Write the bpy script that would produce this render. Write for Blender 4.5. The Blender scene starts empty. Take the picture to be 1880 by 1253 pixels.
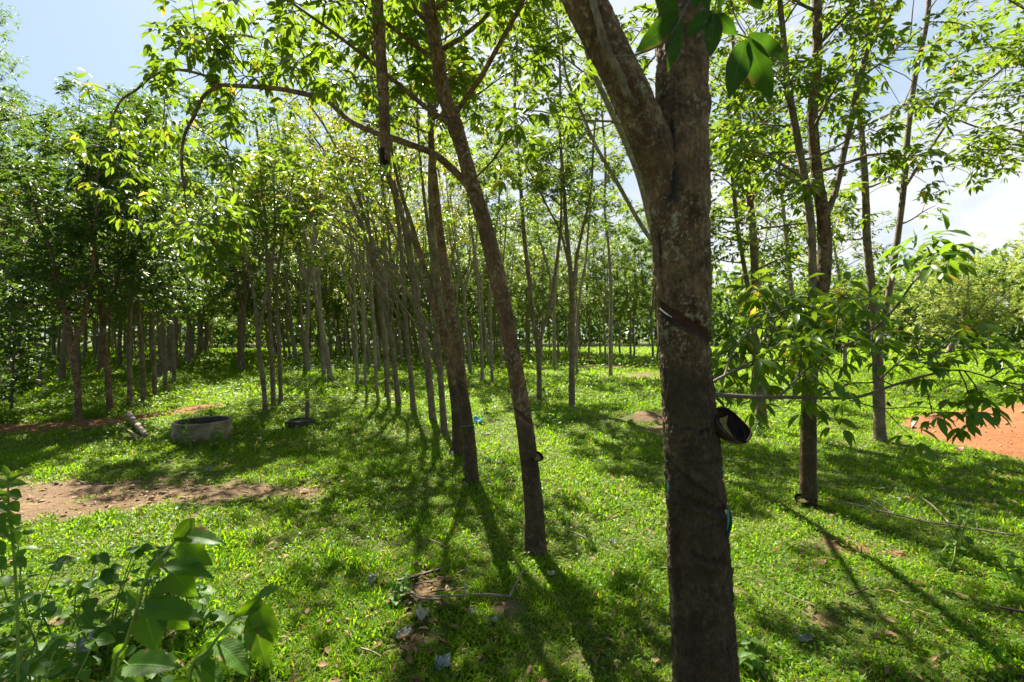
import bpy, math, random
import numpy as np
from math import radians, sin, cos, pi

# ------------------------------------------------------------------ camera, sky, sun, exposure
sc = bpy.context.scene
F = 836.0            # focal length in photo pixels
CAMZ = 1.6           # eye height
CX, HY = 940.0, 617.0
cam_d = bpy.data.cameras.new("camera")
cam = bpy.data.objects.new("camera", cam_d)
sc.collection.objects.link(cam)
cam.location = (0, 0, CAMZ)
cam.rotation_euler = (radians(90), 0, 0)
cam_d.sensor_width = 36
cam_d.lens = 16.0
cam_d.shift_y = -9.5 / 1880
cam_d.clip_start = 0.05
cam_d.clip_end = 2000
cam_d.dof.use_dof = True
cam_d.dof.focus_distance = 2.6
cam_d.dof.aperture_fstop = 4.0
sc.camera = cam

SUN_AZ = -21.0       # degrees, clockwise from +Y
SUN_EL = 52.0
w = bpy.data.worlds.new("World")
sc.world = w
w.use_nodes = True
nt = w.node_tree
nt.nodes.clear()
def N(tree, t, **k):
    n = tree.nodes.new(t)
    for a, b in k.items():
        setattr(n, a, b)
    return n
out = N(nt, 'ShaderNodeOutputWorld')
bg = N(nt, 'ShaderNodeBackground')
bg.inputs['Strength'].default_value = 0.036
sky = N(nt, 'ShaderNodeTexSky', sky_type='NISHITA', sun_disc=False)
sky.sun_elevation = radians(SUN_EL)
sky.sun_rotation = radians(SUN_AZ)
sky.air_density = 1.0
sky.dust_density = 1.6
tc = N(nt, 'ShaderNodeTexCoord')
sep = N(nt, 'ShaderNodeSeparateXYZ')
nt.links.new(tc.outputs['Generated'], sep.inputs[0])
ad = N(nt, 'ShaderNodeMath', operation='ADD'); ad.inputs[1].default_value = 0.35
nt.links.new(sep.outputs['Z'], ad.inputs[0])
comb = N(nt, 'ShaderNodeCombineXYZ')
for i, ax in enumerate('XY'):
    dv = N(nt, 'ShaderNodeMath', operation='DIVIDE')
    nt.links.new(sep.outputs[ax], dv.inputs[0]); nt.links.new(ad.outputs[0], dv.inputs[1])
    nt.links.new(dv.outputs[0], comb.inputs[i])
cn = N(nt, 'ShaderNodeTexNoise'); cn.inputs['Scale'].default_value = 1.5
cn.inputs['Detail'].default_value = 9; cn.inputs['Roughness'].default_value = 0.55; cn.inputs['Distortion'].default_value = 0.5
nt.links.new(comb.outputs[0], cn.inputs['Vector'])
# more cloud to the right (+X)
bias = N(nt, 'ShaderNodeMath', operation='MULTIPLY_ADD'); bias.inputs[1].default_value = 0.16
nt.links.new(sep.outputs['X'], bias.inputs[0]); nt.links.new(cn.outputs['Fac'], bias.inputs[2])
biasy = N(nt, 'ShaderNodeMath', operation='MULTIPLY_ADD'); biasy.inputs[1].default_value = 0.22
nt.links.new(sep.outputs['Y'], biasy.inputs[0]); nt.links.new(bias.outputs[0], biasy.inputs[2])
cr = N(nt, 'ShaderNodeValToRGB')
cr.color_ramp.elements[0].position = 0.57; cr.color_ramp.elements[0].color = (0.0, 0.0, 0.0, 1)
cr.color_ramp.elements[1].position = 0.79; cr.color_ramp.elements[1].color = (1, 1, 1, 1)
nt.links.new(biasy.outputs[0], cr.inputs[0])
mx = N(nt, 'ShaderNodeMix', data_type='RGBA')
nt.links.new(cr.outputs[0], mx.inputs['Factor'])
veil = N(nt, 'ShaderNodeMix', data_type='RGBA'); vf = N(nt, 'ShaderNodeMapRange'); vf.inputs['From Min'].default_value = -0.2; vf.inputs['From Max'].default_value = 0.6; vf.inputs['To Min'].default_value = 0.04; vf.inputs['To Max'].default_value = 0.6
nt.links.new(sep.outputs['Y'], vf.inputs['Value']); nt.links.new(vf.outputs[0], veil.inputs['Factor'])
nt.links.new(sky.outputs[0], veil.inputs[6]); veil.inputs[7].default_value = (4.7, 6.5, 8.4, 1)
nt.links.new(veil.outputs[2], mx.inputs[6])
mx.inputs[7].default_value = (7.5, 7.7, 8.0, 1)
nt.links.new(mx.outputs[2], bg.inputs['Color'])
nt.links.new(bg.outputs[0], out.inputs[0])

sun_d = bpy.data.lights.new("sun", 'SUN')
sun_d.energy = 5.0
sun_d.angle = radians(0.53)
sun_d.color = (1.0, 0.93, 0.80)
sun = bpy.data.objects.new("sun", sun_d)
sc.collection.objects.link(sun)
sun.rotation_euler = (radians(90 - SUN_EL), 0, radians(180 - SUN_AZ) + pi)
sun.rotation_euler = (radians(-(90 - SUN_EL)) * -1, 0, 0)
from mathutils import Vector
_sd = Vector((sin(radians(SUN_AZ)) * cos(radians(SUN_EL)), cos(radians(SUN_AZ)) * cos(radians(SUN_EL)), sin(radians(SUN_EL))))
sun.rotation_euler = _sd.to_track_quat('Z', 'Y').to_euler()

sc.view_settings.view_transform = 'Standard'
sc.view_settings.look = 'None'
sc.view_settings.exposure = 1.88
sc.view_settings.gamma = 1.0
sc.cycles.max_bounces = 7
sc.cycles.diffuse_bounces = 4
sc.cycles.transmission_bounces = 5
sc.cycles.transparent_max_bounces = 4
sc.cycles.glossy_bounces = 2
sc.cycles.sample_clamp_indirect = 6
sc.cycles.use_denoising = True

# ------------------------------------------------------------------ helpers
def P(px, py, d):
    return np.array([(px - CX) * d / F, d, CAMZ + (HY - py) * d / F])

def gd(py):
    return CAMZ * F / (py - HY)

def G(px, py):
    d = gd(py)
    return np.array([(px - CX) * d / F, d, 0.0])

def _hash(ix, iy, iz, seed):
    h = (ix.astype(np.uint32) * np.uint32(374761393) + iy.astype(np.uint32) * np.uint32(668265263)
         + iz.astype(np.uint32) * np.uint32(2147483647 - 1442695041 % 2147483647) + np.uint32(seed * 974711 + 12345))
    h = (h ^ (h >> np.uint32(13))) * np.uint32(1274126177)
    h = h ^ (h >> np.uint32(16))
    return (h & np.uint32(0xFFFFFF)).astype(np.float64) / float(0xFFFFFF)

def vnoise(p, seed=0):
    p = np.asarray(p, float)
    i = np.floor(p).astype(np.int64); f = p - i; f = f * f * (3 - 2 * f)
    r = 0
    for dx in (0, 1):
        for dy in (0, 1):
            for dz in (0, 1):
                wgt = (f[:, 0] if dx else 1 - f[:, 0]) * (f[:, 1] if dy else 1 - f[:, 1]) * (f[:, 2] if dz else 1 - f[:, 2])
                r = r + wgt * _hash((i[:, 0] + dx) & 0xFFFFFFF, (i[:, 1] + dy) & 0xFFFFFFF, (i[:, 2] + dz) & 0xFFFFFFF, seed)
    return r * 2 - 1

def fbm(p, oct=4, seed=0):
    r = 0; a = 1.0; s = 0
    for k in range(oct):
        r = r + a * vnoise(np.asarray(p) * (2.03 ** k), seed + k); s += a; a *= 0.5
    return r / s

def fbm2(x, y, sc_, oct=4, seed=0):
    x = np.atleast_1d(np.asarray(x, float)); y = np.atleast_1d(np.asarray(y, float))
    return fbm(np.stack([x * sc_, y * sc_, np.zeros_like(x) + 0.37], 1), oct, seed)

def smooth(a, b, x):
    t = np.clip((x - a) / (b - a), 0, 1); return t * t * (3 - 2 * t)

MOUND = (9.75, 6.5, 3.2, 2.95, 0.62)
def mound_r(x, y):
    return np.sqrt(((x - MOUND[0]) / MOUND[2]) ** 2 + ((y - MOUND[1]) / MOUND[3]) ** 2)

def hz(x, y):
    x = np.atleast_1d(np.asarray(x, float)); y = np.atleast_1d(np.asarray(y, float))
    z = 0.035 * fbm2(x, y, 0.55, 3, 3) + 0.012 * fbm2(x, y, 3.0, 2, 9)
    r = np.sqrt(x * x + y * y)
    z = z + 0.25 * smooth(25, 60, r) * (fbm2(x, y, 0.05, 2, 20) + 0.4)
    return z

def hz1(x, y):
    return float(hz(x, y)[0])

def seg_dist(x, y, pts):
    best = np.full(x.shape, 1e9); tt = np.zeros(x.shape)
    n = len(pts) - 1
    for k in range(n):
        ax, ay = pts[k][:2]; bx, by = pts[k + 1][:2]
        L2 = (bx - ax) ** 2 + (by - ay) ** 2
        t = np.clip(((x - ax) * (bx - ax) + (y - ay) * (by - ay)) / L2, 0, 1)
        d = np.hypot(x - ax - t * (bx - ax), y - ay - t * (by - ay))
        m = d < best
        best = np.where(m, d, best); tt = np.where(m, (k + t) / n, tt)
    return best, tt

PATHL = [G(-260, 792), G(0, 789), G(130, 780), G(250, 768), G(330, 757), G(385, 745)]
PATCH = [G(-260, 915), G(20, 918), G(200, 915), G(400, 906), G(540, 905)]
def dirt_mask(x, y):
    x = np.asarray(x, float); y = np.asarray(y, float)
    n = fbm2(x, y, 1.6, 4, 31); n2 = fbm2(x, y, 6.0, 3, 41)
    m = np.zeros(x.shape)
    d, t = seg_dist(x, y, PATHL)
    m = np.maximum(m, smooth(0.12, -0.12, d - (0.72 - 0.40 * t) + 0.30 * n + 0.08 * n2))
    d, t = seg_dist(x, y, PATCH)
    m = np.maximum(m, smooth(0.34, -0.30, d - (0.74 - 0.50 * t) + 0.45 * n + 0.34 * n2))
    for (px, py, rx, ry) in [(1190, 772, .55, .8), (1215, 790, .5, .5), (785, 1085, .16, .22), (770, 1170, .18, .12), (1560, 1002, .26, .18),
                             (1110, 673, 3.2, 3.0), (1190, 690, 1.8, 2.0), (1060, 662, 2.6, 4), (930, 1120, .1, .1), (1340, 1085, .12, .1),
                             (1210, 1150, .1, .1), (1050, 1200, .12, .1), (1500, 1130, .12, .1), (1650, 1015, .12, .1), (1855, 880, .3, .22)]:
        c = G(px, py)
        r = np.sqrt(((x - c[0]) / rx) ** 2 + ((y - c[1]) / ry) ** 2)
        m = np.maximum(m, (0.9 if rx > .3 else .62) * smooth(1.25, 0.1, r + 0.7 * n + 0.9 * n2))
    m = np.maximum(m, smooth(1.08, 0.95, mound_r(x, y) + 0.08 * n))
    # thin worn spots
    m = np.maximum(m, 0.75 * smooth(0.42, 0.62, n + 0.5 * n2) )
    return m

COL = sc.collection
def link(o, parent=None):
    COL.objects.link(o)
    if parent is not None:
        o.parent = parent
    return o

def tag(o, label=None, cat=None, group=None, kind=None):
    if label: o['label'] = label
    if cat: o['category'] = cat
    if group: o['group'] = group
    if kind: o['kind'] = kind
    return o

def empty(name, loc, rz=0):
    o = bpy.data.objects.new(name, None)
    o.empty_display_size = 0.2
    o.location = loc; o.rotation_euler = (0, 0, rz)
    return link(o)

def mesh_np(name, V, quads=None, tris=None, mat=None, smooth_=False, attrs=None):
    me = bpy.data.meshes.new(name)
    V = np.asarray(V, np.float32).reshape(-1, 3)
    nq = 0 if quads is None else len(quads); ntr = 0 if tris is None else len(tris)
    loops = []
    if nq: loops.append(np.asarray(quads, np.int32).ravel())
    if ntr: loops.append(np.asarray(tris, np.int32).ravel())
    lp = np.concatenate(loops)
    starts = np.concatenate([np.arange(nq) * 4, nq * 4 + np.arange(ntr) * 3]).astype(np.int32)
    me.vertices.add(len(V)); me.vertices.foreach_set('co', V.ravel())
    me.loops.add(len(lp)); me.loops.foreach_set('vertex_index', lp)
    me.polygons.add(nq + ntr); me.polygons.foreach_set('loop_start', starts)
    if smooth_:
        me.polygons.foreach_set('use_smooth', np.ones(nq + ntr, bool))
    if attrs:
        for k, a in attrs.items():
            a = np.asarray(a, np.float32)
            if a.ndim == 1:
                at = me.attributes.new(k, 'FLOAT', 'POINT'); at.data.foreach_set('value', a)
            else:
                at = me.attributes.new(k, 'FLOAT_VECTOR', 'POINT'); at.data.foreach_set('vector', a.ravel())
    me.update(calc_edges=True)
    if mat is not None:
        for m in (mat if isinstance(mat, (list, tuple)) else [mat]):
            me.materials.append(m)
    return me

def mobj(name, me, parent=None):
    return link(bpy.data.objects.new(name, me), parent)

# ------------------------------------------------------------------ materials
def new_mat(name):
    m = bpy.data.materials.new(name); m.use_nodes = True
    t = m.node_tree; t.nodes.clear()
    o = N(t, 'ShaderNodeOutputMaterial')
    return m, t, o

def ramp(t, src, stops):
    r = N(t, 'ShaderNodeValToRGB')
    e = r.color_ramp.elements
    while len(e) < len(stops): e.new(0.5)
    for i, (p, c) in enumerate(stops):
        e[i].position = p; e[i].color = (*c, 1) if len(c) == 3 else c
    t.links.new(src, r.inputs[0])
    return r.outputs[0]

def noise(t, vec, scale, detail=4, rough=0.55, dist=0.0):
    n = N(t, 'ShaderNodeTexNoise')
    n.inputs['Scale'].default_value = scale; n.inputs['Detail'].default_value = detail
    n.inputs['Roughness'].default_value = rough; n.inputs['Distortion'].default_value = dist
    if vec is not None: t.links.new(vec, n.inputs['Vector'])
    return n.outputs['Fac']

def mixc(t, fac, a, b, mode='MIX'):
    m = N(t, 'ShaderNodeMix', data_type='RGBA', blend_type=mode)
    for s, v in ((m.inputs['Factor'], fac), (m.inputs[6], a), (m.inputs[7], b)):
        if isinstance(v, (int, float)): s.default_value = v
        elif isinstance(v, tuple): s.default_value = (*v, 1) if len(v) == 3 else v
        else: t.links.new(v, s)
    return m.outputs[2]

def mth(t, op, a, b=None, clamp=False):
    m = N(t, 'ShaderNodeMath', operation=op); m.use_clamp = clamp
    for i, v in enumerate((a, b)):
        if v is None: continue
        if isinstance(v, (int, float)): m.inputs[i].default_value = v
        else: t.links.new(v, m.inputs[i])
    return m.outputs[0]

def leaf_mat(name, ca, cb, trans, yellow=0.02, tfac=0.45, rough=0.36, veins=False, yell_noise=0.0, spec=0.35, straw=0.0):
    m, t, o = new_mat(name)
    geo = N(t, 'ShaderNodeNewGeometry')
    rnd = geo.outputs['Random Per Island']
    base = mixc(t, rnd, ca, cb)
    big = noise(t, geo.outputs['Position'], 0.55, 3)
    base = mixc(t, ramp(t, big, [(0.4, (0, 0, 0)), (0.65, (1, 1, 1))]), base, tuple(min(1, c * k) for c, k in zip(cb, (1.35, 1.15, .9))))
    if straw:
        base = mixc(t, ramp(t, noise(t, geo.outputs['Position'], 1.7, 4, .6), [(0.42, (0, 0, 0)), (0.62, (.75, .75, .75))]), base, (0.135, 0.225, 0.005))
    yf = ramp(t, rnd, [(1 - yellow - 0.002, (0, 0, 0)), (1 - yellow, (1, 1, 1))])
    base = mixc(t, yf, base, (0.42, 0.30, 0.03))
    tr = mixc(t, rnd, trans, tuple(c * 0.72 for c in trans))
    tr = mixc(t, yf, tr, (0.7, 0.5, 0.05))
    if straw:
        sf = ramp(t, rnd, [(straw, (1, 1, 1)), (straw + .005, (0, 0, 0))])
        base = mixc(t, sf, base, (0.34, 0.27, 0.12)); tr = mixc(t, sf, tr, (0.4, 0.3, 0.1))
    if yell_noise:
        yn = noise(t, geo.outputs['Position'], 0.8, 4, 0.6)
        rr = mth(t, 'MULTIPLY', ramp(t, yn, [(0.56, (0, 0, 0)), (0.68, (1, 1, 1))]), ramp(t, rnd, [(1 - yell_noise, (0, 0, 0)), (1 - yell_noise + .1, (1, 1, 1))]))
        base = mixc(t, rr, base, (0.40, 0.30, 0.03)); tr = mixc(t, rr, tr, (0.62, 0.46, 0.04))
    pr = N(t, 'ShaderNodeBsdfPrincipled')
    pr.inputs['Roughness'].default_value = rough; pr.inputs['Specular IOR Level'].default_value = spec
    if veins:
        at = N(t, 'ShaderNodeAttribute', attribute_name='lv')
        sp = N(t, 'ShaderNodeSeparateXYZ'); t.links.new(at.outputs['Vector'], sp.inputs[0])
        av = mth(t, 'ABSOLUTE', sp.outputs['Y'])
        ph = mth(t, 'SUBTRACT', mth(t, 'MULTIPLY', sp.outputs['X'], 13.0), mth(t, 'MULTIPLY', av, 3.0))
        fr = mth(t, 'PINGPONG', ph, 0.5)
        vn = ramp(t, fr, [(0.0, (1, 1, 1)), (0.09, (0, 0, 0))])
        mid = ramp(t, av, [(0.0, (1, 1, 1)), (0.07, (0, 0, 0))])
        vv = mth(t, 'MAXIMUM', mth(t, 'MULTIPLY', vn, 0.28), mid)
        base = mixc(t, vv, base, tuple(min(1, c * 1.8) for c in cb))
        tr = mixc(t, vv, tr, tuple(min(1, c * 1.3) for c in trans))
        sn = noise(t, geo.outputs['Position'], 60, 3)
        base = mixc(t, ramp(t, sn, [(0.60, (0, 0, 0)), (0.70, (0.6, 0.6, 0.6))]), base, (0.20, 0.19, 0.06))
        eb = mth(t, 'MULTIPLY', ramp(t, av, [(0.62, (0, 0, 0)), (1.0, (1, 1, 1))]), ramp(t, noise(t, geo.outputs['Position'], 22, 3), [(0.55, (0, 0, 0)), (0.62, (1, 1, 1))]))
        base = mixc(t, eb, base, (0.22, 0.12, 0.04)); tr = mixc(t, eb, tr, (0.25, 0.14, 0.04))
        bp = N(t, 'ShaderNodeBump'); bp.inputs['Strength'].default_value = 0.5; bp.inputs['Distance'].default_value = 0.002
        t.links.new(vv, bp.inputs['Height']); t.links.new(bp.outputs[0], pr.inputs['Normal'])
    t.links.new(base, pr.inputs['Base Color'])
    tl = N(t, 'ShaderNodeBsdfTranslucent'); t.links.new(tr, tl.inputs['Color'])
    ms = N(t, 'ShaderNodeMixShader'); ms.inputs[0].default_value = tfac
    t.links.new(pr.outputs[0], ms.inputs[1]); t.links.new(tl.outputs[0], ms.inputs[2])
    t.links.new(ms.outputs[0], o.inputs[0])
    return m

def bark_mat(name, dark, mid, pale, lich=0.5, scale=1.0, cuts=False, bump=0.6):
    m, t, o = new_mat(name)
    tc_ = N(t, 'ShaderNodeTexCoord'); v = tc_.outputs['Object']
    oi = N(t, 'ShaderNodeObjectInfo')
    vm = N(t, 'ShaderNodeVectorMath', operation='ADD')
    cb_ = N(t, 'ShaderNodeCombineXYZ')
    for i in range(3): t.links.new(mth(t, 'MULTIPLY', oi.outputs['Random'], 37.0 + 11 * i), cb_.inputs[i])
    t.links.new(v, vm.inputs[0]); t.links.new(cb_.outputs[0], vm.inputs[1]); v = vm.outputs[0]
    mp = N(t, 'ShaderNodeMapping'); mp.inputs['Scale'].default_value = (1, 1, 0.35); t.links.new(v, mp.inputs['Vector'])
    n1 = noise(t, v, 5 * scale, 6, 0.6); n2 = noise(t, mp.outputs[0], 42 * scale, 6, 0.65); n3 = noise(t, v, 17 * scale, 5, 0.6, 0.4)
    n4 = noise(t, v, 34 * scale, 3, 0.5)
    c = mixc(t, ramp(t, n1, [(0.38, (0, 0, 0)), (0.62, (1, 1, 1))]), dark, mid)
    c = mixc(t, ramp(t, n2, [(0.42, (0, 0, 0)), (0.66, (.7, .7, .7))]), c, tuple(x * 0.35 for x in dark))
    p1 = ramp(t, n3, [(0.56 - 0.06 * lich, (0, 0, 0)), (0.74 - 0.06 * lich, (.75, .75, .75))])
    p2 = ramp(t, n4, [(0.62, (0, 0, 0)), (0.68, (.7, .7, .7))])
    lf = mth(t, 'MAXIMUM', p1, p2)
    rnd2 = ramp(t, noise(t, v, 2.2 * scale, 3), [(0.38, (0.15, .15, .15)), (0.6, (1, 1, 1))])
    lf = mth(t, 'MULTIPLY', lf, rnd2)
    lf = mth(t, 'MULTIPLY', lf, lich * 1.3, True)
    c = mixc(t, lf, c, pale)
    rough = 0.85
    pr = N(t, 'ShaderNodeBsdfPrincipled')
    if cuts:
        a1 = N(t, 'ShaderNodeAttribute', attribute_name='cut'); a2 = N(t, 'ShaderNodeAttribute', attribute_name='wet')
        c = mixc(t, mth(t, 'MULTIPLY', a2.outputs['Fac'], 0.93), c, mixc(t, n2, (0.004, 0.004, 0.004), (0.03, 0.024, 0.02)))
        cutc = mixc(t, n2, (0.028, 0.012, 0.008), (0.12, 0.052, 0.030))
        c = mixc(t, a1.outputs['Fac'], c, cutc)
        pr_r = ramp(t, a2.outputs['Fac'], [(0, (0.85, 0.85, 0.85)), (1, (0.65, 0.65, 0.65))])
        t.links.new(pr_r, pr.inputs['Roughness'])
        a3 = N(t, 'ShaderNodeAttribute', attribute_name='tapped')
        c = mixc(t, mth(t, 'MULTIPLY', a3.outputs['Fac'], 0.75), c, mixc(t, n1, (0.028, 0.018, 0.010), (0.080, 0.052, 0.029)))
        # red-brown zone
        a4 = N(t, 'ShaderNodeAttribute', attribute_name='rust')
        c = mixc(t, mth(t, 'MULTIPLY', a4.outputs['Fac'], 0.6), c, mixc(t, n3, (0.13, 0.06, 0.025), (0.07, 0.035, 0.02)))
    else:
        pr.inputs['Roughness'].default_value = rough
    t.links.new(c, pr.inputs['Base Color'])
    pr.inputs['Specular IOR Level'].default_value = 0.3
    bp = N(t, 'ShaderNodeBump'); bp.inputs['Strength'].default_value = bump; bp.inputs['Distance'].default_value = 0.02
    hh = mth(t, 'ADD', mth(t, 'MULTIPLY', n2, 0.8), mth(t, 'MULTIPLY', n3, 0.5))
    t.links.new(hh, bp.inputs['Height']); t.links.new(bp.outputs[0], pr.inputs['Normal'])
    t.links.new(pr.outputs[0], o.inputs[0])
    return m

def plain_mat(name, ca, cb, scale=20, rough=0.6, bump=0.3, dist=0.004, spec=0.5, trans=None, tfac=0.3):
    m, t, o = new_mat(name)
    tc_ = N(t, 'ShaderNodeTexCoord'); v = tc_.outputs['Object']
    n1 = noise(t, v, scale, 5, 0.6)
    c = mixc(t, ramp(t, n1, [(0.35, (0, 0, 0)), (0.65, (1, 1, 1))]), ca, cb)
    pr = N(t, 'ShaderNodeBsdfPrincipled'); t.links.new(c, pr.inputs['Base Color'])
    pr.inputs['Roughness'].default_value = rough; pr.inputs['Specular IOR Level'].default_value = spec
    bp = N(t, 'ShaderNodeBump'); bp.inputs['Strength'].default_value = bump; bp.inputs['Distance'].default_value = dist
    t.links.new(n1, bp.inputs['Height']); t.links.new(bp.outputs[0], pr.inputs['Normal'])
    if trans:
        tl = N(t, 'ShaderNodeBsdfTranslucent'); tl.inputs['Color'].default_value = (*trans, 1)
        ms = N(t, 'ShaderNodeMixShader'); ms.inputs[0].default_value = tfac
        t.links.new(pr.outputs[0], ms.inputs[1]); t.links.new(tl.outputs[0], ms.inputs[2]); t.links.new(ms.outputs[0], o.inputs[0])
    else:
        t.links.new(pr.outputs[0], o.inputs[0])
    return m

M = {}
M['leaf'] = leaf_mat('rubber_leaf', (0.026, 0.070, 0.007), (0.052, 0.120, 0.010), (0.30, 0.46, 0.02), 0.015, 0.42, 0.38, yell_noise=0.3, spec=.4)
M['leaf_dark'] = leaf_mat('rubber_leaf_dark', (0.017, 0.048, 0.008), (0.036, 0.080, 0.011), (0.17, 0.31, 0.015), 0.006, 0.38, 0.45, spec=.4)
M['leaf_near'] = leaf_mat('rubber_leaf_near', (0.016, 0.050, 0.005), (0.026, 0.070, 0.007), (0.07, 0.17, 0.008), 0.0, 0.42, 0.45, veins=True, spec=.25)
M['leaf_fresh'] = leaf_mat('rubber_leaf_fresh', (0.036, 0.10, 0.010), (0.066, 0.15, 0.013), (0.30, 0.50, 0.02), 0.01, 0.42, 0.36)
M['weed_leaf'] = leaf_mat('weed_leaf', (0.026, 0.085, 0.005), (0.046, 0.125, 0.007), (0.24, 0.46, 0.010), 0.0, 0.42, 0.5, veins=True)
M['herb'] = leaf_mat('herb_leaf', (0.050, 0.115, 0.008), (0.085, 0.18, 0.010), (0.36, 0.55, 0.012), 0.01, 0.40, 0.45, spec=.22)
M['grass'] = leaf_mat('grass_blade', (0.039, 0.128, 0.003), (0.100, 0.208, 0.004), (0.41, 0.72, 0.005), 0.02, 0.42, 0.45, spec=.14, straw=.05)
M['leaf_yel'] = leaf_mat('rubber_leaf_turning', (0.040, 0.080, 0.007), (0.085, 0.13, 0.010), (0.40, 0.48, 0.02), 0.10, 0.42, 0.38, yell_noise=0.5, spec=.4)
M['far_leaf'] = leaf_mat('far_leaf', (0.045, 0.09, 0.024), (0.075, 0.13, 0.028), (0.24, 0.40, 0.04), 0.01, 0.38, 0.45)
M['bush_leaf'] = leaf_mat('bush_leaf', (0.12, 0.18, 0.04), (0.20, 0.27, 0.06), (0.50, 0.62, 0.10), 0.02, 0.46, 0.45)
M['bark_big'] = bark_mat('bark_big', (0.080, 0.046, 0.023), (0.25, 0.150, 0.078), (0.50, 0.44, 0.29), 0.80, 2.0, cuts=True, bump=0.9)
M['bark_near'] = bark_mat('bark_near', (0.095, 0.053, 0.026), (0.26, 0.150, 0.080), (0.50, 0.44, 0.31), 0.75, 2.0, cuts=True, bump=0.7)
M['bark'] = bark_mat('bark', (0.14, 0.10, 0.064), (0.27, 0.205, 0.135), (0.45, 0.41, 0.31), 0.4, 1.5)
M['bark_pale'] = bark_mat('bark_pale', (0.22, 0.175, 0.12), (0.40, 0.335, 0.24), (0.55, 0.51, 0.40), 0.45, 1.5)
M['twig'] = plain_mat('twig', (0.07, 0.05, 0.035), (0.15, 0.12, 0.085), 30, 0.8)
M['green_stem'] = plain_mat('green_stem', (0.12, 0.2, 0.03), (0.2, 0.3, 0.05), 30, 0.5)
M['deadwood'] = plain_mat('deadwood', (0.13, 0.095, 0.065), (0.30, 0.24, 0.17), 30, 0.85)
M['deadleaf'] = plain_mat('dead_leaf', (0.16, 0.075, 0.03), (0.36, 0.22, 0.10), 12, 0.7, trans=(0.3, 0.15, 0.05))
M['concrete'] = plain_mat('concrete', (0.095, 0.072, 0.036), (0.30, 0.24, 0.145), 5, 0.9, 0.8, 0.02)
M['darkrim'] = plain_mat('mossy_shaded_concrete', (0.022, 0.022, 0.010), (0.07, 0.065, 0.035), 9, 0.9, 0.8, 0.02)  # moss tone; inside the well ring it also carries painted shade
M['dirt'] = plain_mat('clod', (0.13, 0.08, 0.045), (0.34, 0.235, 0.145), 9, 0.95, 0.8, 0.02)
M['cup'] = plain_mat('cup_black', (0.008, 0.005, 0.004), (0.032, 0.020, 0.013), 30, 0.6, 0.5, 0.003, spec=.12)
M['cup_out'] = plain_mat('cup_brown', (0.03, 0.014, 0.010), (0.07, 0.035, 0.022), 25, 0.4, 0.4, 0.003)
M['latex'] = plain_mat('latex', (0.16, 0.12, 0.018), (0.27, 0.21, 0.04), 40, 0.7)
M['latex_white'] = plain_mat('latex_white', (0.5, 0.48, 0.42), (0.75, 0.72, 0.65), 60, 0.35)
M['wire'] = plain_mat('wire', (0.02, 0.02, 0.02), (0.04, 0.04, 0.04), 60, 0.5)
M['string'] = plain_mat('green_string', (0.02, 0.25, 0.20), (0.05, 0.40, 0.32), 60, 0.5)
M['white_plastic'] = plain_mat('white_plastic', (0.30, 0.31, 0.30), (0.56, 0.57, 0.55), 18, 0.35, 0.4, 0.006, trans=(0.7, 0.72, 0.75))
M['beige_card'] = plain_mat('beige_card', (0.42, 0.40, 0.28), (0.55, 0.52, 0.40), 25, 0.7)
M['clear_plastic'] = plain_mat('clear_plastic', (0.22, 0.25, 0.21), (0.42, 0.45, 0.40), 14, 0.18, 0.5, 0.01, trans=(0.45, 0.5, 0.45), tfac=0.5)
M['blue_plastic'] = plain_mat('blue_plastic', (0.03, 0.26, 0.38), (0.22, 0.55, 0.66), 10, 0.35, 0.4, 0.01, trans=(0.1, 0.5, 0.6))
M['pink_plastic'] = plain_mat('pink_plastic', (0.6, 0.12, 0.2), (0.7, 0.25, 0.3), 20, 0.5)
M['strap'] = plain_mat('strap', (0.02, 0.02, 0.025), (0.04, 0.04, 0.05), 20, 0.6)

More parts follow.
